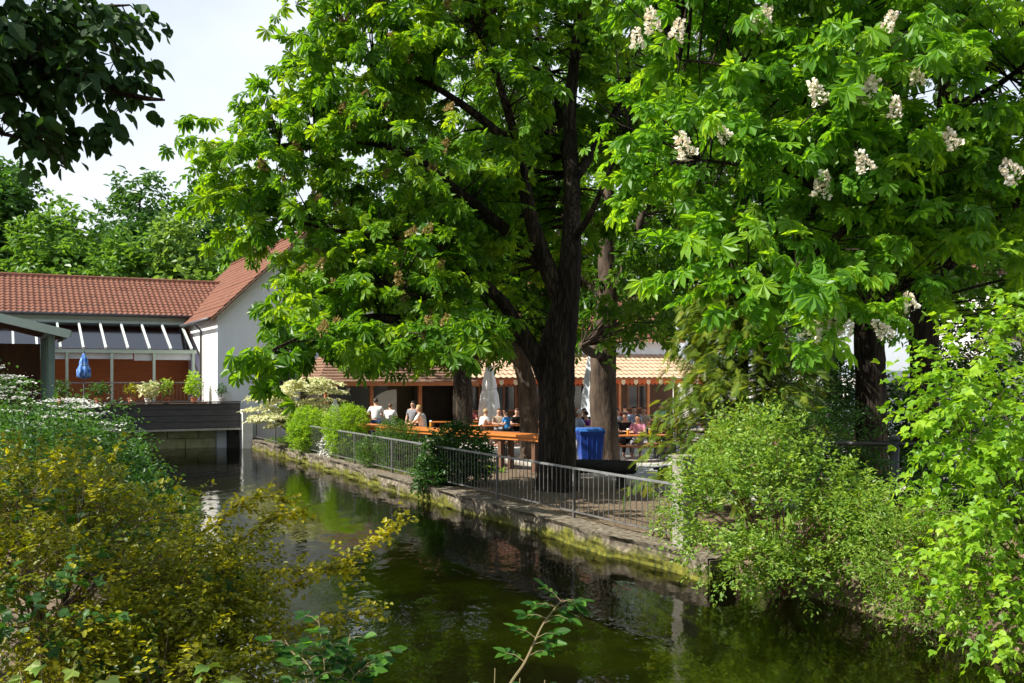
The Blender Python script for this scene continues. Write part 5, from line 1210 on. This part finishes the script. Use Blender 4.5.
def linden():
    base = (-7.2, 6.0, gh(-7.2, 6.0)); S = []; mb = MB(); g = base[2]
    limb(mb, [(base[0], base[1], g - .1), (-7.2, 6.0, g + 1), (-7.1, 6.1, 4.0), (-7.3, 6.4, 6.5), (-7.5, 6.6, 9)], .32, .06, 12, 5, .1, S)
    limb(mb, [(-7.1, 6.1, 3.9), (-6.2, 6.8, 4.9), (-5.2, 7.6, 5.3), tuple(P(-10, 90, 8.0)), tuple(P(60, 70, 8.0)), tuple(P(130, 95, 8.0)), tuple(P(165, 100, 8.05))], .12, .008, 8, 5, .1, S)
    limb(mb, [(-5.2, 7.6, 5.3), tuple(P(0, 30, 8.2)), tuple(P(70, 10, 8.3)), tuple(P(130, 5, 8.4))], .05, .008, 6, 5, .1, S)
    limb(mb, [(-5.2, 7.6, 5.2), tuple(P(-30, 120, 7.8)), tuple(P(30, 140, 7.8))], .04, .008, 6, 5, .1, S)
    limb(mb, [(-7.2, 6.2, 5), (-8.5, 7.0, 6.2), (-9.6, 8, 7)], .15, .03, 8, 5, .1, S)
    limb(mb, [(-7.2, 6.2, 4.6), (-7.8, 8, 5.8), (-8.2, 10, 6.6)], .15, .03, 8, 5, .1, S)
    E = [PE(20, 60, 8.0, .62, .7, .40), PE(95, 70, 8.0, .42, .5, .26), PE(45, 10, 8.2, .6, .7, .3), PE(30, 125, 7.9, .38, .5, .17), PE(105, 12, 8.3, .35, .4, .15), PE(140, 96, 8.05, .16, .25, .07), PE(-80, 60, 7.8, .7, .8, .8),
         PE(110, 125, 8.0, .14, .2, .08)]
    c, gg = blob_points(E, 420, .6, 1)
    A = sprays(c, gg * np.array([1, 1, .3]) + np.array([.3, 0, -.1]), 6, .22, .125, oval_tpl(.38, .1, .2), droop=.35, leafdroop=.7, jit=.02)
    E2 = [(-7.8, 7.5, 7.0, 2.4, 3.0, 1.6), (-8.6, 9.5, 6.8, 2.0, 2.4, 1.4), (-7.2, 5.0, 7.4, 2.0, 2.2, 1.6)]
    c2, g2 = blob_points(E2, 620, .5, 1)
    B = sprays(c2, g2, 6, .4, .15, oval_tpl(.38, .1, .2), droop=.3, leafdroop=.5, jit=.05)
    twigs(mb, S, np.concatenate([c, c2[::3]]), .008, 4, share=.8)
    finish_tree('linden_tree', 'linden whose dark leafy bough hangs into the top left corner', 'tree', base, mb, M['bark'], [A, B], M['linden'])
linden()

def far_tree(px, top, Y, wd, m, label, n=900, base_z=0, tpl=T_LEAF, size=.52):
    x, y, _ = PG(px, Y); H = CAMZ - (top - HOR) / FPX * Y; base = (x, y, gh(x, y)); mb = MB(); S = []
    limb(mb, [(x, y, base[2] - .2), (x + .1, y, H * .3), (x - .1, y, H * .6), (x, y, H * .92)], wd * .075, .04, 9, 5, .1, S)
    E = [(x, y, H * .55, wd * .75, wd * .7, H * .25)]
    for k in range(11):
        a = random.random() * 2 * PI; h = random.uniform(.32, .88); rr = wd * (.75 if h < .65 else .42)
        ex, ey = x + math.cos(a) * rr * .75, y + math.sin(a) * rr * .75; er = wd * random.uniform(.3, .46)
        E.append((ex, ey, H * h, er, er, er * .75))
        limb(mb, [(x, y, H * (h - .2)), ((x + ex) / 2, (y + ey) / 2, H * (h - .08)), (ex, ey, H * h)], wd * .03, .03, 6, 4, .1, S)
    E.append((x, y, H * .93, wd * .3, wd * .3, H * .075))
    c, g = blob_points(E, n, .35, 1.5)
    lp = sprays(c, g + np.array([0, 0, .2]), 8, .95, size, tpl, droop=.2, leafdroop=.3, jit=.14, up=.9)
    return finish_tree('broadleaf_tree', label, 'tree', base, mb, M['bark'], [lp], m, 'trees behind the red roofs')
FAR = [(8, 168, 74, 6.5, 'wood_a', 'dark tall tree at the left edge behind the long red roof', 1200), (62, 205, 70, 5.0, 'wood_b', 'mid green tree second from the left behind the red roof', 800), (140, 176, 78, 7.0, 'wood_a', 'broad tall tree highest in the middle behind the red roof', 1300),
       (62, 242, 66, 3.2, 'wood_b', 'low bright tree in front of the wood just above the roof ridge', 500), (130, 240, 66, 3.0, 'wood_b', 'low rounded bright tree above the middle of the ridge', 450), (180, 222, 67, 4.2, 'wood_c', 'pale willow like tree near the gable roof', 850),
       (215, 190, 80, 6.0, 'wood_a', 'tall tree right behind the pale willow like tree', 900), (-40, 190, 72, 6, 'wood_b', 'tree cut off by the left edge of the picture', 500), (300, 228, 84, 7, 'wood_a', 'tall tree behind the gable house', 700), (240, 235, 66, 3.5, 'wood_b', 'small tree squeezed between the gable roof and the wood', 450),
       (420, 215, 84, 8, 'wood_a', 'tall tree behind the kiosk, seen through the chestnut', 500), (560, 120, 88, 9, 'wood_b', 'tall tree behind the beer hall roof', 500), (700, 110, 82, 9, 'wood_a', 'tall tree behind the right end of the beer hall', 500), (830, 150, 70, 8, 'wood_b', 'tall tree behind the white van', 500), (950, 180, 64, 6, 'wood_a', 'tree behind the street house', 400)]
for a in FAR: far_tree(a[0], a[1], a[2], a[3], M[a[4]], a[5], int(a[6] * 1.7))

def conifer():
    bx, by, _ = PG(742, 18.6); g = gh(bx, by); base = (bx, by, g); mb = MB(); S = []
    limb(mb, [(bx, by, g - .1), (bx, by, 2), (bx + .05, by, 4.2), (bx, by, 5.8)], .17, .02, 9, 5, .1, S)
    cs, ds = [], []
    n = 210
    for k in range(n):
        h = .55 + 4.9 * (k / n); a = k * 2.4 + random.uniform(-.4, .4); R = (1.95 * (1 - (h / 6.2)) + .3) * random.uniform(.75, 1.1)
        o = np.array([bx, by, h + g * .5]); out = np.array([math.cos(a), math.sin(a), 0])
        pts = [o, o + out * R * .5 + np.array([0, 0, .12]), o + out * R + np.array([0, 0, -.28])]
        mb.tube(pts, [.016, .010, .004], 4, False)
        for f in np.linspace(.2, 1.05, 20):
            p = o + out * R * f + np.array([0, 0, .24 * math.sin(f * PI * .8) * .5 - .28 * f * f])
            for sg in (-1, 1):
                d = out * .75 + np.array([-out[1], out[0], 0]) * sg * (.85 if f < .95 else .2) + np.array([0, 0, -.5]); cs.append(p + RNG.normal(0, .08, 3)); ds.append(d)
    cs, ds = np.array(cs), np.array(ds); nn = len(cs)
    ds += RNG.normal(0, .4, ds.shape)
    V, F, R_ = bake(T_NEEDLE, cs, ds, np.array([0, 0, 1.0]) + RNG.normal(0, .25, (nn, 3)), RNG.uniform(.17, .32, nn))
    finish_tree('conifer_tree', 'yew like conifer with drooping yellow green sprays between the tables and the flowering chestnut', 'tree', base, mb, M['bark'], [(V, F, R_)], M['conifer'])
conifer()

def shrub(name, label, base, ells, nb, K, L, size, lm, tpl=T_LEAF, stem='twig', nst=14, shell=.4, lift=.25, zmin=None, group=None, out=1.0, droop=.12, extra=None, up=1.0, cat='shrub', leafdroop=.15, sr=.014, jit=.03, voids=0.0):
    base = tuple(map(float, base)); zmin = base[2] - .6 if zmin is None else zmin
    c, g = blob_points(ells, nb, shell, zmin, voids); d = g * out + np.array([0, 0, lift]) + RNG.normal(0, .3, g.shape)
    parts = [sprays(c, d, K, L, size, tpl, droop=droop, up=up, leafdroop=leafdroop, jit=jit)]
    if extra: parts += extra
    t = thing(name, label, cat, base, 0, group); V, F, R = merge(parts)
    link_mesh('foliage', np_mesh('foliage', V - np.array(base), F, R), M[lm], t)
    mb = MB(); b = np.array(base); S = []
    sel = c[RNG.choice(len(c), min(nst, len(c)), replace=False)]
    for q in sel:
        b0 = b + np.array([random.uniform(-.15, .15), random.uniform(-.15, .15), -.1]); mid = b0 * .45 + q * .55 + np.array([0, 0, .18 * abs(q[2] - b[2])])
        cc = catmull([b0, mid, q], 4); mb.tube(cc, list(np.linspace(sr, sr * .25, len(cc))), 5, False); S += [tuple(p) for p in cc]
    twigs(mb, S, c[::2], sr * .35, 3, lim=1.2, share=.7)
    mb.build('stems', M[stem], t, origin=base)
    return t
def G(px, Y, dz=0.0):
    x, y, _ = PG(px, Y); return (x, y, gh(x, y) + dz)

# right bank shrubs
shrub('bank_shrub', 'broad light green fine leaved shrub spilling over the bank right of the pillar', (3.6, 13.3, -.2), [PE(745, 500, 13.1, .75, .8, .75), PE(802, 512, 13, .85, .8, .68), PE(735, 555, 12.9, .6, .5, .45), PE(850, 510, 13.0, .45, .6, .45), PE(800, 560, 12.6, .8, .5, .35), PE(700, 515, 13.3, .30, .4, .75), PE(760, 445, 13.4, .6, .6, .42)], 2000, 13, .36, .064, 'spirea', T_LEAF, 'twig_red', 40, .5, .5, zmin=-.3, voids=3.0)
shrub('bank_shrub', 'small rounded green shrub at the water below the black railing post', (4.95, 12.0, -.2), [PE(915, 545, 11.7, .55, .6, .6), PE(930, 600, 11.3, .45, .5, .35), PE(890, 570, 11.6, .35, .4, .35)], 700, 14, .3, .055, 'spirea', T_NARROW, 'twig_red', 20, .5, .5, zmin=-.33, voids=2.0)
shrub('bright_shrub', 'tall yellow green broad leaved shrub filling the right edge above the water', (5.9, 10.9, 0.2), [PE(985, 400, 10.4, .75, .7, .75), PE(1010, 520, 10.2, .85, .7, .85), PE(955, 440, 10.4, .36, .5, .35), PE(960, 370, 10.5, .42, .5, .30), PE(1040, 350, 10.6, .6, .6, .6), PE(985, 600, 10.0, .65, .5, .35), PE(1070, 450, 10.2, .8, .8, 1.2), PE(1015, 628, 9.9, .45, .4, .22)], 900, 9, .42, .094, 'maple', T_MAPLE, 'twig', 26, .45, .1, zmin=-.15, droop=.35, leafdroop=.55, jit=.02, voids=2.5)
shrub('bank_shrub', 'dark green low shrub between conifer and black railing', G(845, 15.5), [PE(840, 440, 15.4, .8, .6, .45), PE(800, 425, 15.8, .6, .5, .4)], 260, 10, .3, .06, 'viburnum', T_LEAF, 'twig', 12)
shrub('back_shrub', 'dark leafy shrub under the shaded chestnut, left of its trunk', G(810, 22), [PE(800, 395, 22, 1.1, .8, .9), PE(840, 400, 21.5, .9, .8, .8)], 720, 9, .3, .11, 'box', T_LEAF, 'twig', 12)
shrub('back_shrub', 'low dark shrub on the bank top right behind the broad light green shrub', G(790, 16.5), [PE(775, 470, 16, .9, .6, .5), PE(835, 480, 15.6, .9, .6, .5), PE(885, 500, 14.6, .6, .5, .45)], 520, 10, .3, .08, 'box', T_LEAF, 'twig', 14, voids=1.0)
shrub('back_shrub', 'low dark shrub behind the tall yellow green shrub at the right edge', G(975, 13.5), [PE(960, 500, 13.3, .7, .6, .6), PE(1015, 490, 13, .7, .6, .7)], 420, 10, .3, .08, 'box', T_LEAF, 'twig', 14, voids=1.0)
shrub('back_shrub', 'dark leafy shrub between the two right trunks below the van', G(900, 21), [PE(900, 420, 21, .8, .7, .65), PE(925, 440, 20, .7, .7, .5)], 420, 9, .3, .11, 'box', T_LEAF, 'twig', 12)
shrub('back_shrub', 'tall dark shrub right of the slim trunk in front of the street house', G(985, 22), [PE(975, 400, 22, .9, .8, .9), PE(1020, 390, 21, .9, .8, 1.1), PE(960, 345, 22, .8, .8, .8), PE(1000, 320, 22, .8, .8, .8)], 900, 9, .3, .11, 'viburnum', T_LEAF, 'twig', 12)
# shrubs behind the fence on the left
shrub('round_shrub', 'round lime green shrub nearest the cream leaved dogwood', G(308, 34.2), [PE(308, 424, 34.2, .68, .65, .55), PE(305, 436, 34.0, .6, .6, .5)], 1100, 9, .13, .075, 'lime', T_NARROW, 'twig', 14, .3, .5, group='round lime shrubs')
shrub('round_shrub', 'larger round lime green shrub right of the first, below the kiosk roof', G(345, 31.6), [PE(345, 424, 31.6, .72, .7, .58), PE(346, 440, 31.4, .6, .6, .5)], 1200, 9, .13, .07, 'lime', T_NARROW, 'twig', 14, .3, .5, group='round lime shrubs')
shrub('flowering_plant', 'small plant with white blossoms at the foot of the larger lime shrub', G(330, 32.0), [PE(330, 446, 32.0, .28, .25, .32)], 60, 8, .15, .07, 'petal', T_WIDE, 'twig_green', 8)
shrub('round_shrub', 'dark fine leaved bushy shrub in the middle of the fence', G(397, 28.0), [PE(397, 440, 27.8, .6, .6, .55), PE(402, 455, 27.6, .62, .5, .45), PE(372, 452, 28.4, .45, .5, .4)], 1300, 11, .16, .06, 'broom', T_NARROW, 'twig', 14, .35, .6)
shrub('round_shrub', 'dark glossy leaved shrub leaning on the fence left of the great trunk', G(455, 24.3), [PE(455, 447, 24.2, .8, .6, .5), PE(450, 470, 23.9, .75, .5, .45), PE(430, 480, 23.7, .35, .4, .3), PE(480, 462, 24, .3, .4, .4)], 800, 9, .2, .10, 'box', T_LEAF, 'twig', 16, .4, .3)
shrub('low_plant', 'low bright green plant hanging through the fence left of the pillar', G(659, 16.2), [PE(662, 515, 15.7, .14, .2, .25)], 40, 8, .2, .05, 'spirea', T_LEAF, 'twig_green', 6)
def dogwood():
    b = G(296, 36.8); cs, gs = [], []
    mb = MB()
    for k in range(28):
        a = random.random() * 2 * PI; lev = .75 + 1.75 * (k / 28); r = random.uniform(.5, 1.5) * (1.1 - .25 * lev / 2)
        c = np.array([b[0] + math.cos(a) * r, b[1] + math.sin(a) * r * .8, lev])
        n = 46; ang = RNG.random(n) * 2 * PI; rr = np.sqrt(RNG.random(n)) * .62
        p = c + np.stack([rr * np.cos(ang), rr * np.sin(ang) * .8, .09 * (1 - (rr / .6) ** 2) + RNG.normal(0, .015, n)], 1)
        cs.append(p); gs.append(np.stack([np.cos(ang), np.sin(ang), np.full(n, -.1)], 1))
        mb.tube([(b[0], b[1], b[2] - .05), (b[0] * .6 + c[0] * .4, b[1] * .6 + c[1] * .4, lev * .75), tuple(c)], [.035, .022, .008], 5, False)
    c, g = np.concatenate(cs), np.concatenate(gs)
    t = thing('dogwood_shrub', 'tiered dogwood with cream edged leaves in front of the gable house', 'shrub', b)
    V, F, R = sprays(c, g, 7, .26, .125, T_LEAF, droop=.1, up=1.6, leafdroop=.1, jit=.015, rbias=.12)
    link_mesh('foliage', np_mesh('foliage', V - np.array(b), F, R), M['cream_leaf'], t); mb.build('stems', M['twig'], t, origin=b)
dogwood()
# left bank bushes
LB = lambda v, u: (lambda p: (p[0], p[1], gh(p[0], p[1])))(W(v, u))
shrub('golden_shrub', 'golden leaved shrub in the left foreground with arching sprays over the water', (-3.4, 7.2, .75), [PE(60, 560, 6.6, .7, .8, .65), PE(140, 590, 6.8, .55, .7, .6), PE(30, 505, 7.4, .55, .7, .33), PE(190, 620, 7.0, .45, .6, .42), PE(215, 585, 7.4, .28, .5, .2), PE(240, 560, 7.6, .2, .4, .12), PE(110, 540, 7.4, .5, .6, .28), PE(235, 640, 7.0, .3, .4, .25), PE(60, 660, 6.2, .6, .6, .5), PE(150, 690, 5.9, .5, .5, .4), PE(20, 620, 5.8, .5, .6, .5), PE(230, 690, 6.4, .3, .4, .25)], 4300, 16, .34, .038, 'gold', T_OVAL, 'twig', 60, .5, .1, zmin=.2, droop=.3, leafdroop=.2, jit=.012, sr=.012, up=1.5, voids=3.0)
shrub('green_shrub', 'dark green shrub behind the golden one, thinning to a point over the canal', (-5.4, 13.2, .3), [PE(80, 455, 14, .85, 1.0, .32), PE(30, 452, 13.4, .8, .9, .42), PE(50, 470, 11, .8, .8, .3), PE(115, 480, 13.4, .55, .7, .32), PE(150, 512, 12.6, .40, .6, .32), PE(172, 520, 12.8, .25, .4, .2), PE(80, 505, 12.5, .7, .8, .4), PE(120, 560, 12, .8, .7, .6)], 1500, 11, .3, .075, 'viburnum', T_LEAF, 'twig', 30, .45, .2, zmin=-.3, voids=2.0)
shrub('vine_plant', 'dark green large leaved vine climbing through the golden shrub', (-3.0, 6.6, .5), [PE(95, 560, 6.5, .35, .3, .2), PE(25, 530, 6.5, .3, .3, .2), PE(150, 650, 6.1, .4, .3, .2), PE(60, 625, 5.7, .4, .3, .25), PE(200, 560, 7.1, .2, .3, .1), PE(20, 600, 5.6, .3, .3, .2)], 90, 6, .28, .07, 'grape', T_MAPLE, 'twig_green', 16, .4, .3, zmin=.2, droop=.25, leafdroop=.4, jit=.02, sr=.008)
def viburnum():
    b = (-8.3, 18.6, .8); E = [PE(20, 412, 18.3, .85, .9, .45), PE(75, 418, 18, .8, .9, .35), PE(-20, 395, 18.6, .7, .8, .5), PE(95, 425, 17.6, .5, .6, .2), PE(15, 387, 18.8, .45, .5, .12), PE(40, 440, 17.4, 1.1, .9, .5), PE(100, 448, 17.2, .6, .7, .28)]
    c, g = blob_points(E, 620, .45, .2)
    t = thing('viburnum_shrub', 'wide viburnum with flat white flower heads in front of the pavilion', 'shrub', b)
    V, F, R = sprays(c, g * np.array([1, 1, .3]) + np.array([0, 0, .1]), 9, .38, .085, T_LEAF, up=1.3)
    link_mesh('foliage', np_mesh('foliage', V - np.array(b), F, R), M['viburnum'], t)
    # flower heads lie along the upper side of the boughs
    top = c[(g[:, 2] > .25) & (c[:, 2] > 1.2)]
    tops = top[RNG.choice(len(top), min(62, len(top)), replace=False)]; p = np.repeat(tops, 34, 0)
    p = p + np.stack([RNG.normal(0, .10, len(p)), RNG.normal(0, .07, len(p)), RNG.normal(.17, .014, len(p))], 1)
    ang = RNG.random(len(p)) * 2 * PI
    V, F, R = bake(T_WIDE, p, np.stack([np.cos(ang), np.sin(ang), np.zeros(len(p))], 1), np.array([0, 0, 1.0]) + RNG.normal(0, .25, (len(p), 3)), RNG.uniform(.04, .065, len(p)))
    link_mesh('flower_heads', np_mesh('flower_heads', V - np.array(b), F, R), M['petal'], t)
    mb = MB()
    for q in c[::14]: mb.tube([b, tuple(np.array(b) * .5 + q * .5 + np.array([0, 0, .15])), tuple(q)], [.03, .018, .006], 5, False)
    mb.build('stems', M['twig'], t, origin=b)
viburnum()

def golden_arches():
    """long golden twigs reaching over the water"""
    t = thing('golden_branch', 'long arching golden twigs of a shrub reaching right over the canal', 'shrub', (-2.6, 7.2, .3))
    arcs = [[P(130, 650, 7.2), P(230, 615, 7.4), P(300, 580, 7.6), P(360, 550, 7.8), P(402, 517, 8.0)], [P(150, 610, 7.2), P(215, 560, 7.6), P(270, 520, 7.8), P(300, 512, 7.9)], [P(200, 630, 7.2), P(270, 632, 7.3), P(335, 618, 7.4), P(375, 612, 7.5)],
            [P(180, 600, 7.4), P(250, 575, 7.6), P(310, 570, 7.7), P(350, 568, 7.8)], [P(170, 560, 7.4), P(215, 525, 7.7), P(245, 500, 7.9), P(285, 497, 8.0)]]
    mb = MB(); cs, ds = [], []; b = np.array((-2.6, 7.2, .3))
    for A in arcs:
        c = catmull([tuple(b), tuple((b + A[0]) / 2 + np.array([0, 0, .15]))] + [tuple(q) for q in A], 8)
        mb.tube(c, list(np.linspace(.014, .004, len(c))), 6)
        for i in range(14, len(c) - 1):
            for k in range(3):
                cs.append(np.array(c[i])); ds.append(np.array(c[i + 1] - c[i]) / np.linalg.norm(c[i + 1] - c[i]) + RNG.normal(0, .55, 3))
    V, F, R = sprays(np.array(cs), np.array(ds), 7, .15, .045, T_WIDE, jit=.014, rbias=.3)
    link_mesh('foliage', np_mesh('foliage', V - b, F, R), M['gold'], t); mb.build('stems', M['twig_green'], t, origin=tuple(b))
golden_arches()

def sprouts():
    """rose and sapling shoots close to the camera at the bottom"""
    def pinnate(t, mb, p, d, n, L, sz, out):
        d = np.array(d, float); d /= np.linalg.norm(d); s = np.cross(d, [0, 0, 1.0]); s /= np.linalg.norm(s)
        mb.tube([tuple(p), tuple(p + d * L * .5 + np.array([0, 0, .01])), tuple(p + d * L)], [.0022, .0016, .001], 5, False)
        for i in range(n):
            f = .35 + .6 * i / max(1, n - 1); q = p + d * L * f
            for sg in (-1, 1): out.append((q, d * .45 + s * sg * .9 + RNG.normal(0, .12, 3), sz * (.8 + .2 * f)))
        out.append((p + d * L, d + RNG.normal(0, .1, 3), sz * 1.1))
    def finish(name, label, base, mb, out, m, tpl):
        t = thing(name, label, 'plant', base); p = np.array([o[0] for o in out]); a = np.array([o[1] for o in out]); s = np.array([o[2] for o in out])
        V, F, R = bake(tpl, p, a, np.array([0, -.35, 1.0]) + RNG.normal(0, .25, (len(p), 3)), s)
        link_mesh('leaves', np_mesh('leaves', V - np.array(base), F, R), m, t); mb.build('stem', M['twig_green'], t, origin=base)
    base = (-.25, 3.7, .5); mb = MB(); out = []
    st = catmull([base, P(470, 760, 3.8), tuple(P(508, 688, 3.85)), tuple(P(525, 662, 3.9)), tuple(P(541, 628, 3.95)), tuple(P(552, 612, 4.0)), tuple(P(562, 600, 4.0))], 6); mb.tube(st, list(np.linspace(.008, .0022, len(st))), 6)
    k = len(st)
    for f, d in ((.50, (-.8, .3, .3)), (.53, (.8, .1, .2)), (.57, (.7, -.3, .1)), (.60, (-.8, .2, .35)), (.62, (.8, -.2, .25)), (.68, (.6, .3, .1)), (.74, (-.9, .2, .1)), (.78, (.8, -.3, -.05)), (.82, (.9, .2, .2)), (.88, (-.9, -.1, .15)), (.92, (.9, -.1, .1)), (.97, (-.5, .1, .4)), (.99, (.6, .1, -.3))):
        pinnate(None, mb, np.array(st[min(k - 1, int(f * k))]), d, 3, .085, .055, out)
    finish('rose_shoot', 'single rose shoot with oval leaflets rising at the bottom centre', base, mb, out, M['rose'], oval_tpl(.29, .08, .1))
    base = (-.95, 4.1, .55); mb = MB(); out = []
    for tip, dd in (((318, 615), 0), ((350, 635), .05), ((300, 655), -.1), ((380, 655), .1), ((285, 640), 0), ((365, 668), .02)):
        st = catmull([base, tuple((np.array(base) + P(tip[0], 720, 4.3)) / 2), tuple(P((tip[0] + 330) / 2, 690, 4.3 + dd)), tuple(P(*tip, 4.4 + dd))], 6); mb.tube(st, list(np.linspace(.007, .002, len(st))), 5)
        for f in np.linspace(.62, .99, 8):
            a = random.random() * 6.28; pinnate(None, mb, np.array(st[int(f * (len(st) - 1))]), (math.cos(a), math.sin(a) * .6, .25), 2, .085, .058, out)
    finish('sapling', 'bunch of leafy green shoots at the bottom left of the water', base, mb, out, M['rose'], oval_tpl(.33, .08, .14))
    base = (-.1, 3.4, .5); mb = MB(); out = []
    for tip in ((495, 668), (520, 678), (545, 680)):
        st = catmull([base, tuple((np.array(base) + P(tip[0], 740, 3.6)) / 2), tuple(P(*tip, 3.7))], 6); mb.tube(st, list(np.linspace(.006, .002, len(st))), 5)
        for f in np.linspace(.7, .99, 5):
            a = random.random() * 6.28; pinnate(None, mb, np.array(st[int(f * (len(st) - 1))]), (math.cos(a), math.sin(a) * .6, .2), 2, .07, .045, out)
    finish('sapling', 'short green shoots just peeping over the bottom edge below the rose shoot', base, mb, out, M['rose'], oval_tpl(.3, .08, .1))
    base = (-2.1, 4.6, .7); mb = MB(); out = []
    for tip in ((40, 655), (75, 660), (20, 670), (110, 672), (215, 655), (240, 672)):
        st = catmull([base, tuple((np.array(base) + P(tip[0], 720, 4.9)) / 2), tuple(P(*tip, 5.1))], 6); mb.tube(st, list(np.linspace(.007, .002, len(st))), 5)
        for f in np.linspace(.6, .99, 7):
            a = random.random() * 6.28; out.append((np.array(st[int(f * (len(st) - 1))]), np.array([math.cos(a), math.sin(a), -.2]), .10))
    finish('bramble_plant', 'green wide leaved bramble shoots at the bottom left corner under the golden shrub', base, mb, out, M['spirea'], T_MAPLE)
sprouts()

def grass():
    n = 9000; v = RNG.uniform(9.5, 12.2, n); u = RNG.uniform(24, 40.5, n); x, y = CT * v - ST * u, ST * v + CT * u
    pos = np.stack([x, y, np.full(n, -.01)], 1); ax = np.array([0, 0, 1.0]) + RNG.normal(0, .35, (n, 3)); nr = RNG.normal(size=(n, 3))
    V, F, R = bake(leaf_tpl(.10, .5, .02, .1), pos, ax, nr, RNG.uniform(.08, .22, n))
    tag(link_mesh('grass', np_mesh('grass', V, F, R), M['grassm']), 'short grass and weeds growing behind the far stretch of the fence', 'grass', kind='stuff')
    # weeds on the earth bank at the right water line
    n = 2200; u = RNG.uniform(6.0, 12.2, n); v = RNG.uniform(9.0, 10.6, n); x, y = CT * v - ST * u, ST * v + CT * u
    k = ground_h(x, y) > -.36; x, y = x[k], y[k]; n = len(x)
    pos = np.stack([x, y, ground_h(x, y) - .01], 1); ax = np.array([0, 0, 1.0]) + RNG.normal(0, .5, (n, 3))
    V, F, R = bake(leaf_tpl(.16, .5, .04, .2), pos, ax, RNG.normal(size=(n, 3)), RNG.uniform(.08, .24, n))
    tag(link_mesh('bank_weeds', np_mesh('bank_weeds', V, F, R), M['spirea']), 'weeds covering the earth bank under the right shrubs', 'weeds', kind='stuff')
grass()

# ================================================================== LIGHT, SKY, CAMERA
SUN_EL = math.radians(46); sx, sy = -0.94, -0.34
SUN_AZ = math.atan2(sx, sy)                       # angle from +Y towards +X
sd = Vector((sx / math.hypot(sx, sy) * math.cos(SUN_EL), sy / math.hypot(sx, sy) * math.cos(SUN_EL), math.sin(SUN_EL)))
L = bpy.data.lights.new('sun', 'SUN'); L.energy = 5.0; L.angle = math.radians(0.5); L.color = (1.0, 0.95, 0.86)
lo = bpy.data.objects.new('sun', L); COL.objects.link(lo); lo.rotation_euler = sd.to_track_quat('Z', 'Y').to_euler(); lo.location = (-20, -8, 30)
w = bpy.data.worlds.new('World'); SC.world = w; w.use_nodes = True; nt = w.node_tree; nt.nodes.clear()
out = nt.nodes.new('ShaderNodeOutputWorld'); bg = nt.nodes.new('ShaderNodeBackground'); sky = nt.nodes.new('ShaderNodeTexSky')
sky.sky_type = 'NISHITA'; sky.sun_disc = False; sky.sun_elevation = SUN_EL; sky.sun_rotation = SUN_AZ
sky.air_density = 1.0; sky.dust_density = 2.0; sky.ozone_density = 1.0
# thin high cloud veil over the blue
tc = nt.nodes.new('ShaderNodeTexCoord'); mp = nt.nodes.new('ShaderNodeMapping'); mp.inputs['Scale'].default_value = (1.2, 1.2, 3.5)
nz = nt.nodes.new('ShaderNodeTexNoise'); nz.inputs['Scale'].default_value = 1.7; nz.inputs['Detail'].default_value = 7; nz.inputs['Distortion'].default_value = .4
nt.links.new(tc.outputs['Generated'], mp.inputs['Vector']); nt.links.new(mp.outputs[0], nz.inputs['Vector'])
rp = nt.nodes.new('ShaderNodeValToRGB'); rp.color_ramp.elements[0].position = .3; rp.color_ramp.elements[0].color = (.5, .5, .5, 1); rp.color_ramp.elements[1].position = .6; rp.color_ramp.elements[1].color = (.85, .85, .85, 1)
nt.links.new(nz.outputs['Fac'], rp.inputs['Fac'])
sz = nt.nodes.new('ShaderNodeSeparateXYZ'); nt.links.new(tc.outputs['Generated'], sz.inputs[0])
hz = nt.nodes.new('ShaderNodeMapRange'); hz.inputs['From Min'].default_value = .35; hz.inputs['From Max'].default_value = .8; hz.inputs['To Min'].default_value = 1; hz.inputs['To Max'].default_value = .35; nt.links.new(sz.outputs['Z'], hz.inputs['Value'])
ml = nt.nodes.new('ShaderNodeMath'); ml.operation = 'MULTIPLY'; nt.links.new(rp.outputs[0], ml.inputs[0]); nt.links.new(hz.outputs[0], ml.inputs[1])
mx = nt.nodes.new('ShaderNodeMixRGB'); nt.links.new(ml.outputs[0], mx.inputs[0]); nt.links.new(sky.outputs[0], mx.inputs[1]); mx.inputs[2].default_value = (6.1, 6.45, 6.9, 1)
nt.links.new(mx.outputs[0], bg.inputs['Color']); bg.inputs['Strength'].default_value = 0.09
nt.links.new(bg.outputs[0], out.inputs['Surface'])

cam = bpy.data.cameras.new('camera'); co = bpy.data.objects.new('camera', cam); COL.objects.link(co)
co.location = (0, 0, CAMZ); co.rotation_euler = (PI / 2, 0, 0)
cam.sensor_width = 36; cam.lens = 36 * FPX / 1024; cam.shift_y = (HOR - 341.5) / 1024; cam.clip_start = 0.05; cam.clip_end = 4000
SC.camera = co
SC.view_settings.view_transform = 'Standard'; SC.view_settings.look = 'None'; SC.view_settings.gamma = 1; SC.view_settings.exposure = 1.0; SC.view_settings.use_curve_mapping = False
SC.render.engine = 'CYCLES'
cy = SC.cycles; cy.use_denoising = True; cy.max_bounces = 8; cy.diffuse_bounces = 5; cy.glossy_bounces = 3; cy.transmission_bounces = 4; cy.transparent_max_bounces = 8; cy.caustics_reflective = False; cy.caustics_refractive = False
